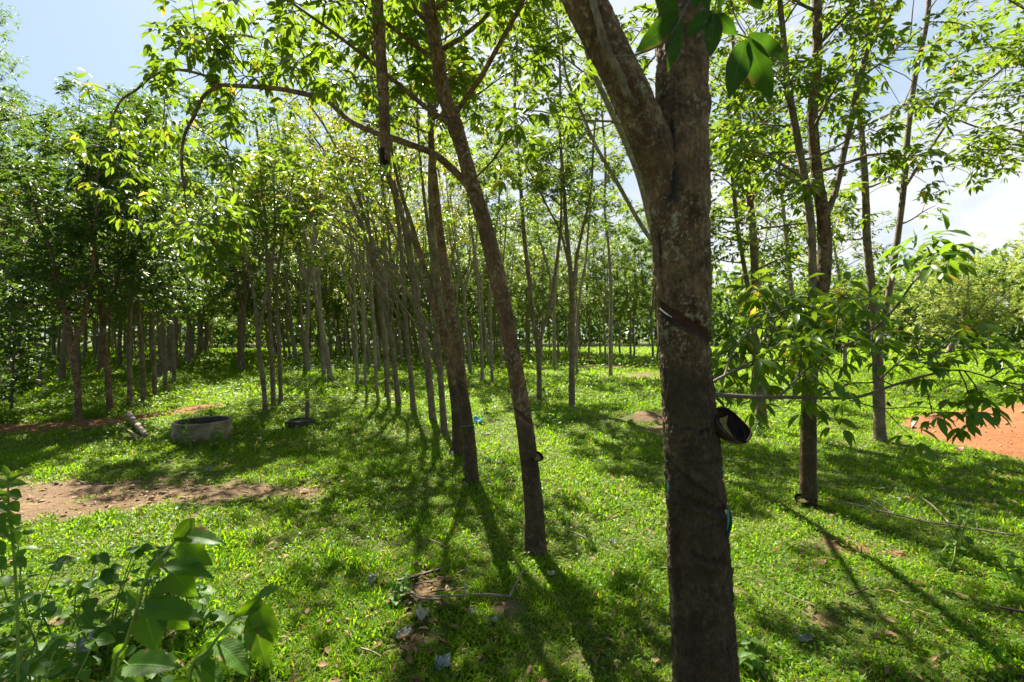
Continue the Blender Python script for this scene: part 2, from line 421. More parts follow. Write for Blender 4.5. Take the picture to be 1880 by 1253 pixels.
def ground_mat():
    m, t, o = new_mat('ground')
    geo = N(t, 'ShaderNodeNewGeometry'); v = geo.outputs['Position']
    at = N(t, 'ShaderNodeAttribute', attribute_name='dirt')
    n1 = noise(t, v, 0.9, 6, 0.6); n2 = noise(t, v, 14, 6, 0.65); n3 = noise(t, v, 60, 4, 0.6); n4 = noise(t, v, 3.5, 5, 0.6)
    g = mixc(t, ramp(t, n4, [(0.35, (0, 0, 0)), (0.65, (1, 1, 1))]), (0.036, 0.065, 0.008), (0.075, 0.12, 0.014))
    g = mixc(t, ramp(t, n3, [(0.4, (0, 0, 0)), (0.65, (1, 1, 1))]), g, (0.10, 0.085, 0.032))
    d = mixc(t, ramp(t, n1, [(0.4, (0, 0, 0)), (0.62, (1, 1, 1))]), (0.115, 0.072, 0.040), (0.24, 0.165, 0.095))
    d = mixc(t, ramp(t, n2, [(0.42, (0, 0, 0)), (0.66, (.8, .8, .8))]), d, (0.13, 0.075, 0.04))
    d = mixc(t, ramp(t, n3, [(0.62, (0, 0, 0)), (0.72, (.7, .7, .7))]), d, (0.44, 0.36, 0.26))
    a5 = N(t, 'ShaderNodeAttribute', attribute_name='red')
    d = mixc(t, mth(t, 'MULTIPLY', a5.outputs['Fac'], 0.75), d, mixc(t, n2, (0.34, 0.135, 0.048), (0.17, 0.062, 0.022)))
    fac = mth(t, 'ADD', at.outputs['Fac'], mth(t, 'MULTIPLY', mth(t, 'SUBTRACT', n2, 0.5), 0.7))
    c = mixc(t, ramp(t, fac, [(0.3, (0, 0, 0)), (0.6, (1, 1, 1))]), g, d)
    pr = N(t, 'ShaderNodeBsdfPrincipled'); t.links.new(c, pr.inputs['Base Color']); pr.inputs['Roughness'].default_value = 0.95
    pr.inputs['Specular IOR Level'].default_value = 0.2
    bp = N(t, 'ShaderNodeBump'); bp.inputs['Strength'].default_value = 0.9; bp.inputs['Distance'].default_value = 0.04
    t.links.new(mth(t, 'ADD', n2, mth(t, 'MULTIPLY', n3, 0.4)), bp.inputs['Height']); t.links.new(bp.outputs[0], pr.inputs['Normal'])
    t.links.new(pr.outputs[0], o.inputs[0])
    return m
M['ground'] = ground_mat()

# ------------------------------------------------------------------ ground sheet (fine near, coarse far)
def graded(a, near, step0, grow, far):
    xs = [0.0]; s = step0
    while xs[-1] < far:
        if xs[-1] > near: s *= grow
        xs.append(xs[-1] + s)
    return xs
xr = graded(0, 9, 0.07, 1.035, 700); xs = np.array(sorted([-v for v in xr[1:]] + xr))
yr = graded(0, 13, 0.07, 1.035, 700); yb = graded(0, 0, 0.5, 1.25, 300); ys = np.array(sorted([-v for v in yb[1:]] + yr))
X, Y = np.meshgrid(xs, ys); xf, yf = X.ravel(), Y.ravel()
dm = dirt_mask(xf, yf)
zf = hz(xf, yf)
clod = fbm2(xf, yf, 5.0, 4, 55)
zf = zf + dm * (0.045 * clod + 0.03 * np.maximum(0, fbm2(xf, yf, 2.3, 3, 57))) * (np.hypot(xf, yf) < 25)
c_ = G(1190, 772)
zf = zf + 0.16 * smooth(1.2, 0.1, np.hypot((xf - c_[0]) / .6, (yf - c_[1]) / .5) + 0.4 * clod)
red = np.maximum(smooth(0.9, 0.4, seg_dist(xf, yf, PATHL)[0]), smooth(1.6, 1.0, mound_r(xf, yf)))
red = np.maximum(red, .4 * smooth(.8, .4, np.hypot(xf - G(1560, 1002)[0], yf - G(1560, 1002)[1])))
nx_, ny_ = len(xs), len(ys)
ii = np.arange(nx_ - 1)[None, :] + np.arange(ny_ - 1)[:, None] * nx_
q = np.stack([ii, ii + 1, ii + 1 + nx_, ii + nx_], -1).reshape(-1, 4)
gm = mesh_np('ground', np.stack([xf, yf, zf], 1), q, None, M['ground'], True, {'dirt': dm, 'red': red})
ground = mobj('ground', gm); tag(ground, kind='structure')

# red dirt mound on the right
aa = np.linspace(0, 2 * pi, 181)[:-1]; rr = np.linspace(0, 1.12, 70)
A, R = np.meshgrid(aa, rr); a_, r_ = A.ravel(), R.ravel()
mx_ = MOUND[0] + MOUND[2] * r_ * np.cos(a_) ; my_ = MOUND[1] + MOUND[3] * r_ * np.sin(a_)
edge = 0.12 * fbm2(mx_, my_, 1.2, 3, 71)
prof = smooth(1.02, 0.25, r_ + edge)
mz_ = hz(mx_, my_) + MOUND[4] * prof + 0.09 * prof * fbm2(mx_, my_, 1.7, 4, 73) + 0.045 * fbm2(mx_, my_, 7.0, 4, 75) * smooth(1.1, .9, r_) - 0.10 * smooth(0.95, 1.1, r_ + edge * .5) + .02
na = len(aa)
ii = np.arange(na)[None, :] + np.arange(len(rr) - 1)[:, None] * na
jj = (np.arange(na)[None, :] + 1) % na + np.arange(len(rr) - 1)[:, None] * na
q = np.stack([ii, jj, jj + na, ii + na], -1).reshape(-1, 4)
me = mesh_np('dirt_mound', np.stack([mx_, my_, mz_], 1), q, None, M['ground'], True, {'dirt': np.ones(len(mx_)) * 1.5, 'red': np.ones(len(mx_))})
tag(mobj('dirt_mound', me), kind='structure')

# ------------------------------------------------------------------ tubes
def catmull(pts, rad, per=6):
    pts = np.asarray(pts, float); rad = np.asarray(rad, float)
    n = len(pts)
    if n < 3: per = max(per, 2)
    Pp = np.vstack([2 * pts[0] - pts[1], pts, 2 * pts[-1] - pts[-2]])
    o, ro = [], []
    for k in range(n - 1):
        p0, p1, p2, p3 = Pp[k:k + 4]
        for s in np.arange(per) / per:
            o.append(0.5 * ((2 * p1) + (-p0 + p2) * s + (2 * p0 - 5 * p1 + 4 * p2 - p3) * s * s + (-p0 + 3 * p1 - 3 * p2 + p3) * s ** 3))
            ro.append(rad[k] * (1 - s) + rad[k + 1] * s)
    o.append(pts[-1]); ro.append(rad[-1])
    return np.array(o), np.array(ro)

def frames(pts):
    T = np.gradient(pts, axis=0); T /= np.maximum(np.linalg.norm(T, axis=1, keepdims=True), 1e-9)
    ref = np.array([1.0, 0, 0]) if abs(T[0][0]) < 0.8 else np.array([0, 1.0, 0])
    A_ = np.zeros_like(pts)
    a = ref
    for k in range(len(pts)):
        a = a - T[k] * a.dot(T[k]); a = a / np.linalg.norm(a); A_[k] = a
    B_ = np.cross(T, A_)
    return T, A_, B_

class Tubes:
    def __init__(s): s.V = []; s.Q = []; s.T = []; s.n = 0
    def add(s, pts, rad, n=6, cap=True):
        pts = np.asarray(pts, float); rad = np.asarray(rad, float) * np.ones(len(pts))
        T_, A_, B_ = frames(pts)
        a = np.arange(n) / n * 2 * pi
        V = pts[:, None, :] + rad[:, None, None] * (np.cos(a)[None, :, None] * A_[:, None, :] + np.sin(a)[None, :, None] * B_[:, None, :])
        m = len(pts)
        i = np.arange(n)[None, :] + np.arange(m - 1)[:, None] * n
        j = (np.arange(n)[None, :] + 1) % n + np.arange(m - 1)[:, None] * n
        s.Q.append(np.stack([i, j, j + n, i + n], -1).reshape(-1, 4) + s.n)
        V = V.reshape(-1, 3)
        if cap:
            V = np.vstack([V, pts[-1] + T_[-1] * rad[-1] * 0.5]); l = m * n; b = (m - 1) * n
            k = np.arange(n)
            s.T.append(np.stack([b + k, b + (k + 1) % n, np.full(n, l)], 1) + s.n)
        s.V.append(V); s.n += len(V)
    def mesh(s, name, mat, off=(0, 0, 0)):
        V = np.vstack(s.V) - np.asarray(off, float)
        z = np.zeros(len(V))
        return mesh_np(name, V, np.vstack(s.Q), np.vstack(s.T) if s.T else None, mat, True)

def norm(v):
    return v / np.maximum(np.linalg.norm(v, axis=-1, keepdims=True), 1e-9)

# ------------------------------------------------------------------ leaves in bulk
T_FAR = (np.array([[0, 0, 0], [.45, .5, .06], [1, 0, -.05], [.45, -.5, .06]]), None, np.array([[0, 2, 1], [0, 3, 2]]))
T_NEAR = (np.array([[0, 0, 0], [.28, .42, .05], [.28, 0, 0], [.28, -.42, .05], [.62, .44, .02], [.62, 0, -.03], [.62, -.44, .02], [1, 0, -.16]]),
          np.array([[1, 2, 5, 4], [2, 3, 6, 5]]), np.array([[0, 2, 1], [0, 3, 2], [4, 5, 7], [5, 6, 7]]))
T_BLADE = (np.array([[0, .5, 0], [0, -.5, 0], [.5, .42, .02], [.5, -.42, .02], [1, 0, -.25]]), np.array([[0, 1, 3, 2]]), np.array([[2, 3, 4]]))
def leaf_mesh(name, O, D, Nn, L, W, tmpl, mat, off=(0, 0, 0), extra=None):
    tv, tq, tt = tmpl
    D = norm(D); Nn = norm(Nn - D * (Nn * D).sum(-1, keepdims=True)); S = np.cross(Nn, D)
    V = (O[:, None, :] + D[:, None, :] * (L[:, None, None] * tv[None, :, 0:1]) + S[:, None, :] * (W[:, None, None] * tv[None, :, 1:2])
         + Nn[:, None, :] * (L[:, None, None] * tv[None, :, 2:3]))
    k = len(tv); base = (np.arange(len(O)) * k)[:, None, None]
    Q = (tq[None] + base).reshape(-1, 4) if tq is not None else np.zeros((0, 4), int)
    T3 = (tt[None] + base).reshape(-1, 3) if tt is not None else np.zeros((0, 3), int)
    V = V.reshape(-1, 3)
    if extra is not None and extra.n:
        eV = np.vstack(extra.V); eQ = np.vstack(extra.Q) + len(V)
        eT = (np.vstack(extra.T) + len(V)) if extra.T else np.zeros((0, 3), int)
        nq0, nt0 = len(Q), len(T3)
        V = np.vstack([V, eV]); Q = np.vstack([Q, eQ]); T3 = np.vstack([T3, eT])
        me = mesh_np(name, V - np.asarray(off), Q, T3, mat)
        mi = np.zeros(len(Q) + len(T3), np.int32); mi[nq0:len(Q)] = 1; mi[len(Q) + nt0:] = 1
        me.polygons.foreach_set('material_index', mi)
        return me
    return mesh_np(name, V - np.asarray(off), Q if len(Q) else None, T3 if len(T3) else None, mat)

def whorls_to_leaves(pos, axis, rs, nl=5, leaf=0.13, aspect=0.36, droop=0.45, pet=0.09, sv=0.25):
    """rubber-tree whorls: nl petioles round a twig end, three drooping leaflets on each"""
    pos = np.asarray(pos, float); axis = norm(np.asarray(axis, float)); n = len(pos)
    ref = np.where(np.abs(axis[:, 2:3]) < .9, np.array([[0, 0, 1.0]]), np.array([[1.0, 0, 0]]))
    a = norm(np.cross(axis, ref)); b = np.cross(axis, a)
    th = (np.arange(nl)[None, :] / nl * 2 * pi + rs.uniform(0, 6.28, (n, 1)) + rs.uniform(-.4, .4, (n, nl)))
    radial = np.cos(th)[..., None] * a[:, None] + np.sin(th)[..., None] * b[:, None]
    pd = norm(radial + axis[:, None] * rs.uniform(.1, .9, (n, nl, 1)) + np.array([0, 0, .12]))
    pl = pet * rs.uniform(.5, 1.3, (n, nl, 1))
    O = (pos[:, None] + pd * pl).reshape(-1, 3); pd = pd.reshape(-1, 3)
    m = len(O)
    Os, Ds, Ns, Ls = [], [], [], []
    up = np.array([0, 0, 1.0])
    hd = pd.copy(); hd[:, 2] *= 0.5; hd = norm(hd)
    side = norm(np.cross(up, hd) + 1e-6)
    for k, ang in enumerate((-.95, 0, .95)):
        d = hd * cos(ang) + side * sin(ang)
        dr = droop * rs.uniform(.3, 1.9, (m, 1))
        d = norm(d - up * dr)
        nn = norm(up + d * 0 + rs.normal(0, .35, (m, 3)))
        Os.append(O); Ds.append(d); Ns.append(nn); Ls.append(leaf * rs.uniform(1 - sv, 1 + sv, m) * (1.0 if k == 1 else .9))
    O = np.vstack(Os); D = np.vstack(Ds); Nn = np.vstack(Ns); L = np.concatenate(Ls)
    return O, D, Nn, L, L * aspect

class Tree:
    def __init__(s, seed):
        s.rs = np.random.RandomState(seed); s.tb = Tubes(); s.tw = Tubes(); s.wp = []; s.wa = []
    def branch(s, p0, d0, L, r0, twn=6, sag=0.3, lift=0.25, segs=5, wh=2, twl=0.45, twig_geo=True, w0=0.25):
        rs = s.rs; n = 6
        pts = [np.array(p0, float)]; d = norm(np.array(d0, float))
        for k in range(n):
            f = k / n
            d = norm(d + np.array([0, 0, lift * (1 - f) - sag * f]) * .5 + rs.normal(0, .09, 3))
            pts.append(pts[-1] + d * L / n)
        pts = np.array(pts); rad = np.linspace(r0, max(.003, r0 * .25), n + 1)
        s.tb.add(pts, rad, segs)
        s.twigs(pts, twn, wh, twl, twig_geo, w0)
        return pts
    def twigs(s, pts, twn, wh, twl, twig_geo=True, w0=0.25):
        rs = s.rs; n = len(pts) - 1
        T_ = norm(np.gradient(pts, axis=0))
        for k in range(twn):
            f = w0 + (1 - w0) * (k + rs.rand()) / twn
            i = min(n - 1, int(f * n)); u = f * n - i
            p = pts[i] * (1 - u) + pts[i + 1] * u; t = T_[i]
            r = norm(rs.normal(0, 1, 3)); r = norm(r - t * r.dot(t))
            d = norm(t * rs.uniform(.3, .9) + r * .9 + np.array([0, 0, .05]))
            l = twl * rs.uniform(.5, 1.3) * (1.15 - .5 * f)
            q1 = p + d * l * .5 + np.array([0, 0, .01]); q2 = p + d * l + np.array([0, 0, -.10 * l])
            if twig_geo: s.tw.add(np.array([p, q1, q2]), [.005, .004, .0025], 3, False)
            s.wp.append(q2); s.wa.append(norm(q2 - q1))
            for _ in range(wh - 1):
                g = rs.uniform(.25, .9); s.wp.append(p + (q2 - p) * g); s.wa.append(norm(d + rs.normal(0, .4, 3)))
        s.wp.append(pts[-1]); s.wa.append(T_[-1])
    def crown_on(s, pts, rad, t0=.3, t1=1.0, nb=14, L=1.6, up0=.15, up1=.9, lk=.35, bias=(0, 0, 0), **kw):
        rs = s.rs; n = len(pts) - 1; az = rs.uniform(0, 6.28)
        for k in range(nb):
            f = t0 + (t1 - t0) * (k + rs.rand() * .9) / nb
            x = f * n; i = min(n - 1, int(x)); u = x - i
            p = pts[i] * (1 - u) + pts[i + 1] * u; r = rad[i] * (1 - u) + rad[i + 1] * u
            az += 2.4 + rs.uniform(-.5, .5); e = up0 + (up1 - up0) * (k + .5) / nb + rs.uniform(-.15, .15)
            d = np.array([cos(az), sin(az), 0]) + np.array(bias); d = norm(d) * cos(e) + np.array([0, 0, sin(e)])
            s.branch(p, d, L * rs.uniform(.6, 1.25) * (1.1 - lk * (k / nb)), max(.006, r * .4), **kw)
    def finish(s, name, root, off, bark, leafm, nl=5, leaf=.13, tmpl=T_FAR, droop=.45, aspect=.36, trunk_me=None, trunk_name='trunk', crown_name='crown', keep=1.0, hmin=None, thin=False):
        off = np.asarray(off, float)
        if s.tb.n:
            mobj(trunk_name, s.tb.mesh(name + '_' + trunk_name, bark, off), root)
        if s.wp:
            wp, wa = np.array(s.wp), np.array(s.wa)
            m = s.rs.rand(len(wp)) < keep
            if hmin is not None: m &= wp[:, 2] > hmin
            if thin: m &= ~((wp[:, 2] > 1.9 + .74 * wp[:, 1]) & (vnoise(wp * 1.0, 15) > -.22))
            O, D, Nn, L, W = whorls_to_leaves(wp[m], wa[m], s.rs, nl, leaf, aspect, droop, pet=leaf * .7)
            me = leaf_mesh(name + '_' + crown_name, O, D, Nn, L, W, tmpl, [leafm, M['twig']], off, s.tw)
            mobj(crown_name, me, root)
        return root

# ------------------------------------------------------------------ detailed tapped trunk
def tapped_trunk(name, pts, rad, root, off, n=48, step=0.02, cuts=(), thin=(), tapped=None, flare=0.0, bumpy=0.004, mat='bark_near', wetspots=(), rustz=None, lumps=()):
    """swept trunk whose surface carries the tapping cuts; cuts: (theta0,z0,slope,half width,depth,theta_lo,theta_hi)"""
    P_, R_ = catmull(pts, rad, 10)
    s = np.concatenate([[0], np.cumsum(np.linalg.norm(np.diff(P_, axis=0), axis=1))])
    m = int(s[-1] / step); ss = np.linspace(0, s[-1], m)
    P2 = np.stack([np.interp(ss, s, P_[:, k]) for k in range(3)], 1); R2 = np.interp(ss, s, R_)
    T_, A_, B_ = frames(P2)
    th = np.arange(n) / n * 2 * pi
    TH = np.tile(th, m); Z = np.repeat(P2[:, 2], n); SS = np.repeat(ss, n); R = np.repeat(R2, n)
    dirv = (np.cos(TH)[:, None] * np.repeat(A_, n, 0) + np.sin(TH)[:, None] * np.repeat(B_, n, 0))
    az = np.arctan2(dirv[:, 1], dirv[:, 0])          # -pi/2 faces the camera, 0 is the right side
    q3 = np.stack([dirv[:, 0] * R * 9, dirv[:, 1] * R * 9, SS * 3.0], 1)
    q4 = np.stack([dirv[:, 0] * R * 55, dirv[:, 1] * R * 55, SS * 16], 1)
    r = R * (1 + .05 * fbm(q3, 3, 5)) + bumpy * fbm(q4, 4, 8) + bumpy * .6 * fbm(np.stack([dirv[:, 0] * R * 120, dirv[:, 1] * R * 120, SS * 90], 1), 2, 18)
    if flare:
        r = r + flare * np.exp(-SS / .22) * (1 + .5 * np.sin(az * 4 + 1.0)) * .5
    for (a0, z0, ha, hz_, h) in lumps:
        da = (az - a0 + pi) % (2 * pi) - pi
        r = r + h * np.exp(-(da / ha) ** 2 - ((Z - z0) / hz_) ** 2)
    cut = np.zeros(len(R)); wet = np.zeros(len(R)); tap = np.zeros(len(R)); rust = np.zeros(len(R))
    nz = fbm(np.stack([TH * 3, SS * 14, np.zeros_like(SS)], 1), 3, 3)
    for (z0, sl, hw, dep, lo, hi) in cuts:
        zc = z0 + sl * (az + pi / 2); inside = smooth(lo - .08, lo, az) * smooth(hi + .08, hi, az)
        dz = (Z - zc) + .004 * nz
        g = smooth(hw * 1.15, hw * .85, np.abs(dz)) * inside
        r = r - dep * g; cut = np.maximum(cut, g)
        lip = np.exp(-((np.abs(dz) - hw * 1.25) / (hw * .3)) ** 2) * inside
        r = r + dep * .45 * lip
        wet = np.maximum(wet, .8 * np.exp(-((dz + hw * 1.2) / (hw * .35)) ** 2) * inside)
    for (z0, sl, hw, lo, hi) in thin:
        zc = z0 + sl * (az + pi / 2) + .012 * nz; inside = smooth(lo - .1, lo, az) * smooth(hi + .1, hi, az)
        wob = hw * (1 + 1.2 * vnoise(np.stack([az * 9, Z * 4, Z * 0], 1), 4))
        g = smooth(1.3, .5, np.abs(Z - zc) / np.maximum(wob, hw * .3)) * inside
        r = r - .007 * g + .005 * np.exp(-((Z - zc + hw * 2) / hw) ** 2) * inside; wet = np.maximum(wet, g)
    for (a0, z0, ha, hzz) in wetspots:
        da = (az - a0 + pi) % (2 * pi) - pi
        wet = np.maximum(wet, smooth(1.1, .5, np.sqrt((da / ha) ** 2 + ((Z - z0) / hzz) ** 2) + .5 * nz))
    if tapped:
        z0, sl, zb = tapped
        tap = smooth(-.02, .03, (z0 + sl * (az + pi / 2) + .03 * nz) - Z) * smooth(zb - .1, zb + .1, Z) * smooth(-pi * .98, -pi * .9, az) * smooth(.2, 0, az)
    if rustz is not None:
        a0, za, zb = rustz
        rust = smooth(za - .15, za, Z) * smooth(zb + .15, zb, Z) * smooth(1.0, .3, np.abs((az - a0 + pi) % (2 * pi) - pi)) * (.6 + nz)
    V = np.repeat(P2, n, 0) + dirv * r[:, None]
    i = np.arange(n)[None, :] + np.arange(m - 1)[:, None] * n
    j = (np.arange(n)[None, :] + 1) % n + np.arange(m - 1)[:, None] * n
    Q = np.stack([i, j, j + n, i + n], -1).reshape(-1, 4)
    V = np.vstack([V, P2[-1] + T_[-1] * R2[-1] * .3]); l = m * n; b = (m - 1) * n; k = np.arange(n)
    T3 = np.stack([b + k, b + (k + 1) % n, np.full(n, l)], 1)
    ex = lambda a: np.append(np.clip(a, 0, 1), 0)
    me = mesh_np(name, V - np.asarray(off), Q, T3, M[mat], True, {'cut': ex(cut), 'wet': ex(wet), 'tapped': ex(tap), 'rust': ex(rust)})
    return mobj(name, me, root)

def pxpts(lst, d0, d1=None):
    """photo points on a thing whose distance goes from d0 to d1 -> world points"""
    n = len(lst); o = []
    for k, it in enumerate(lst):
        d = it[2] if len(it) > 2 else d0 + ((d1 or d0) - d0) * k / max(1, n - 1)
        o.append(P(it[0], it[1], d))
    return np.array(o)

def rootat(name, px, py, label, cat, group=None):
    g = G(px, py); o = empty(name, (g[0], g[1], hz1(g[0], g[1]))); tag(o, label, cat, group)
    return o, np.array(o.location)

GR_NEAR = 'rubber trees of the row that runs away to the left'
# ------------------------------------------------------------------ the big forked tree in front
D1 = 1.86
big = empty('rubber_tree', (P(1294, 617, D1)[0], D1, hz1(P(1294, 617, D1)[0], D1)))
tag(big, 'thick dark forked rubber tree close up, with a large black cup on its side', 'tree')
ob = np.array(big.location)
def zc(py, d=D1 - .12): return CAMZ + (HY - py) * d / F
tr_pts = [P(1298, 1420, D1), P(1296, 1250, D1), P(1287, 1100, D1), P(1279, 950, D1), P(1270, 820, D1), P(1260, 690, D1), P(1254, 560, D1), P(1251, 440, D1),
          P(1250, 330, D1), P(1250, 240, D1 + .02), P(1252, 150, D1 + .04), P(1254, 60, D1 + .06), P(1256, -60, D1 + .1), P(1250, -260, D1 + .2), P(1230, -500, D1 + .3)]
pw = D1 / F / 2
tr_rad = [w_ * pw * .95 for w_ in (124, 117, 112, 106, 100, 94, 98, 104, 102, 96, 96, 98, 92, 84, 74)]
kk = -0.075
tapped_trunk('trunk', tr_pts, tr_rad, big, ob, n=176, step=.0065,
    cuts=[(zc(600), -.064, .025, .013, -pi * .94, -.12), (zc(605) + .33, -.05, .006, .0, -3.0, -2.9)],
    thin=[(zc(905), -.085, .005, -2.9, -.3), (zc(935), -.045, .013, -2.55, -.1), (zc(1032), -.05, .011, -2.2, -.3), (zc(795), -.02, .004, -2.7, -.5), (zc(850), -.01, .0015, -3, -.9)],
    wetspots=[(-2.75, zc(1010), .16, .30), (-2.95, zc(880), .15, .12), (-.35, zc(720), .35, .14), (-1.1, zc(760), .6, .05), (-2.4, zc(930), .12, .04), (-.2, zc(985), .25, .05), (-2.3, zc(300), .3, .22), (-2.75, zc(380), .12, .3), (-2.9, zc(690), .1, .06)],
    tapped=(zc(680), -.07, -.1), lumps=[(-2.2, zc(820), .5, .05, .006), (-1.2, zc(900), .5, .05, .006), (-1.9, zc(1080), .6, .08, .007), (-.05, zc(930), .5, .05, .010), (-2.9, zc(1000), .22, .25, .012), (-.1, zc(1060), .4, .12, .008), (-2.6, zc(1120), .15, .2, -.010), (-.6, zc(500), .8, .06, .006), (-.1, zc(160), .6, .05, .012), (-2.9, zc(100), .4, .04, .012)],
    flare=.03, bumpy=.010, mat='bark_big')
tb = Tubes()
a1, b1 = catmull([P(1211, 566, D1 - .09), P(1216, 571, D1 - .105), P(1224, 577, D1 - .118), P(1234, 583, D1 - .126)], [.002, .003, .0025, .0012], 5); tb.add(a1, b1, 6)
mobj('latex', tb.mesh('latex', M['latex_white'], ob), big)
# left limb
lm = [P(1251, 520, D1 + .01), P(1246, 440, D1 + .005), P(1238, 380, D1 + .002), P(1223, 325, D1), P(1201, 272, D1 - .01), P(1177, 218, D1 - .02), P(1149, 155, D1 - .04), P(1122, 100, D1 - .05), P(1097, 48, D1 - .06), P(1071, -2, D1 - .07), P(1036, -75, D1 - .08), P(985, -210, D1 - .1), P(925, -410, D1)]
lr = [v * pw * .95 for v in (80, 90, 90, 84, 76, 71, 70, 70, 71, 72, 70, 62, 50)]
tapped_trunk('limb', lm, lr, big, ob, n=96, step=.010, flare=0, bumpy=.006, mat='bark_big', rustz=(-2.2, 2.1, 2.9),
             lumps=[(-2.9, 2.05, .5, .06, .01), (-1.2, 2.55, .5, .05, .008)])
tb = Tubes()
pts, rd = catmull([P(1170, 192, 1.72), P(1152, 175, 1.70), P(1140, 140, 1.69), P(1122, 108, 1.68), P(1108, 75, 1.67), P(1098, 35, 1.67), P(1088, 0, 1.67), P(1078, -60, 1.68), P(1050, -200, 1.6)],
                  [.010, .0135, .014, .0145, .014, .013, .012, .010, .007], 6)
tb.add(pts, rd * (1 + .06 * np.sin(np.arange(len(rd)) * 1.3)), 12)
mobj('side_branch', tb.mesh('side_branch', M['bark'], ob), big)

# individual big leaves -------------------------------------------------
def big_leaf(acc, p0, p1, width, bend=.12, fold=.18, roll=0.0, serr=0.0, heart=False, nu=14, nv=6, droop=0.0):
    p0 = np.asarray(p0, float); p1 = np.asarray(p1, float)
    ax = p1 - p0; L = np.linalg.norm(ax); ax = ax / L
    view = norm((p0 + p1) / 2 - np.array([0, 0, CAMZ]))
    nrm = -view - ax * (-view).dot(ax); nrm = norm(nrm)
    sd = np.cross(nrm, ax)
    nrm, sd = nrm * cos(roll) + sd * sin(roll), sd * cos(roll) - nrm * sin(roll)
    u = np.linspace(0, 1, nu); v = np.linspace(-1, 1, nv + 1)
    if heart: wprof = np.clip(np.sin(pi * u ** .62) ** .8, 0, 1) * (1 - .15 * u)
    else: wprof = np.clip(np.sin(pi * u ** .85), 0, 1) ** .85
    wprof[0] = .02; wprof[-1] = .01
    if serr: wprof = wprof * (1 + serr * ((np.arange(nu) % 2) - .5))
    U, Vv = np.meshgrid(u, v, indexing='ij')
    wv = wprof[:, None] * width / 2
    back = (-.10 * L * np.abs(Vv) ** 2 * (1 - U) ** 6) if heart else 0
    z = fold * np.abs(Vv) * wv - bend * L * (U ** 2) + .012 * L * np.sin(U * 22) * np.abs(Vv)
    pt = p0 + ax * (L * U + back)[..., None] + sd * (Vv * wv)[..., None] + nrm * z[..., None] + np.array([0, 0, -droop]) * (U ** 2)[..., None] * L
    n0 = acc['n']; i = np.arange(nu - 1)[:, None] * (nv + 1) + np.arange(nv)[None, :]
    acc['Q'].append(np.stack([i, i + nv + 1, i + nv + 2, i + 1], -1).reshape(-1, 4) + n0)
    acc['V'].append(pt.reshape(-1, 3)); acc['A'].append(np.stack([U, Vv, U * 0], -1).reshape(-1, 3)); acc['n'] += nu * (nv + 1)
def new_acc(): return {'V': [], 'Q': [], 'A': [], 'n': 0}
def acc_obj(acc, name, mat, parent, off):
    me = mesh_np(name, np.vstack(acc['V']) - np.asarray(off), np.vstack(acc['Q']), None, mat, True, {'lv': np.vstack(acc['A'])})
    return mobj(name, me, parent)

br = Tubes(); DN = 1.0
c1, r1 = catmull([P(1124, 103, 1.62), P(1160, 102, 1.4), P(1200, 88, 1.15), P(1232, 65, 1.0), P(1262, 8, .98), P(1290, -40, 1.0), P(1330, -120, 1.05)], [.004, .0035, .003, .0025, .0025, .003, .004], 5)
br.add(c1, r1, 6)
for a, b, c in [((1246, 24), (1262, 8), (1290, -30)), ((1311, 22), (1318, -15), (1325, -70)), ((1370, 65), (1350, 30), (1325, -60)), ((1395, -20), (1370, -50), (1330, -100))]:
    c1, r1 = catmull([P(*a, DN), P(*b, DN), P(*c, DN + .02)], [.0015, .0018, .002], 4); br.add(c1, r1, 6)
mobj('twig', br.mesh('hanging_twig', M['twig'], ob), big)
la = new_acc()
for (a, b, w_, roll) in [((1246, 23), (1169, 96), 38, .2), ((1248, 31), (1229, 132), 29, .5), ((1307, 20), (1259, 66), 32, -.3), ((1311, 24), (1306, 104), 33, .3),
                  ((1315, 23), (1352, 66), 27, -.4), ((1368, 72), (1340, 178), 45, .2), ((1372, 70), (1417, 184), 43, -.2), ((1373, 63), (1449, 110), 32, .5),
                  ((1246, 20), (1200, -12), 34, .2), ((1325, -25), (1322, 16), 20, .6), ((1280, -50), (1278, 18), 28, .4), ((1372, -40), (1398, 18), 34, .1), ((1300, -60), (1298, 24), 24, -.5),
                  ((1390, -60), (1450, -20), 36, 0), ((1230, -80), (1170, -30), 36, 0), ((1340, -90), (1350, -20), 34, .3)]:
    big_leaf(la, P(*a, DN), P(*b, DN + .015), w_ * DN / F, bend=.06, fold=.3, roll=roll, nu=16)
acc_obj(la, 'hanging_leaves', M['leaf_near'], big, ob)

# sucker branches with young leaves that reach out to the right of the big trunk
sk = Tree(501)
TWS = .62
def path_branch(T, pts, r0, r1, twn, wh, twl, w0=.2, segs=6, per=5):
    p_, r_ = catmull(pts, np.linspace(r0, r1, len(pts)), per)
    T.tb.add(p_, r_, segs); T.twigs(p_, max(0, int(round(twn * TWS))), wh, twl, True, w0); return p_
path_branch(sk, [P(1300, 724, 1.88), P(1380, 729, 2.05), P(1470, 730, 2.25), P(1570, 730, 2.4), P(1640, 708, 2.45), P(1700, 690, 2.5), P(1760, 680, 2.5), P(1820, 695, 2.5), P(1880, 718, 2.5)], .011, .003, 12, 2, .28, .60)
path_branch(sk, [P(1545, 638, 2.35), P(1590, 615, 2.35), P(1640, 570, 2.3), P(1680, 515, 2.25), P(1720, 470, 2.2), P(1740, 455, 2.2)], .007, .0025, 9, 1, .16, .55)
path_branch(sk, [P(1430, 729, 2.15), P(1450, 710, 2.15), P(1480, 680, 2.25), P(1520, 655, 2.3), P(1560, 630, 2.35)], .006, .0035, 8, 2, .3, .3)
path_branch(sk, [P(1500, 730, 2.3), P(1560, 705, 2.4), P(1610, 700, 2.5), P(1660, 660, 2.55), P(1720, 650, 2.6), P(1790, 640, 2.6)], .006, .003, 10, 2, .22, .45)
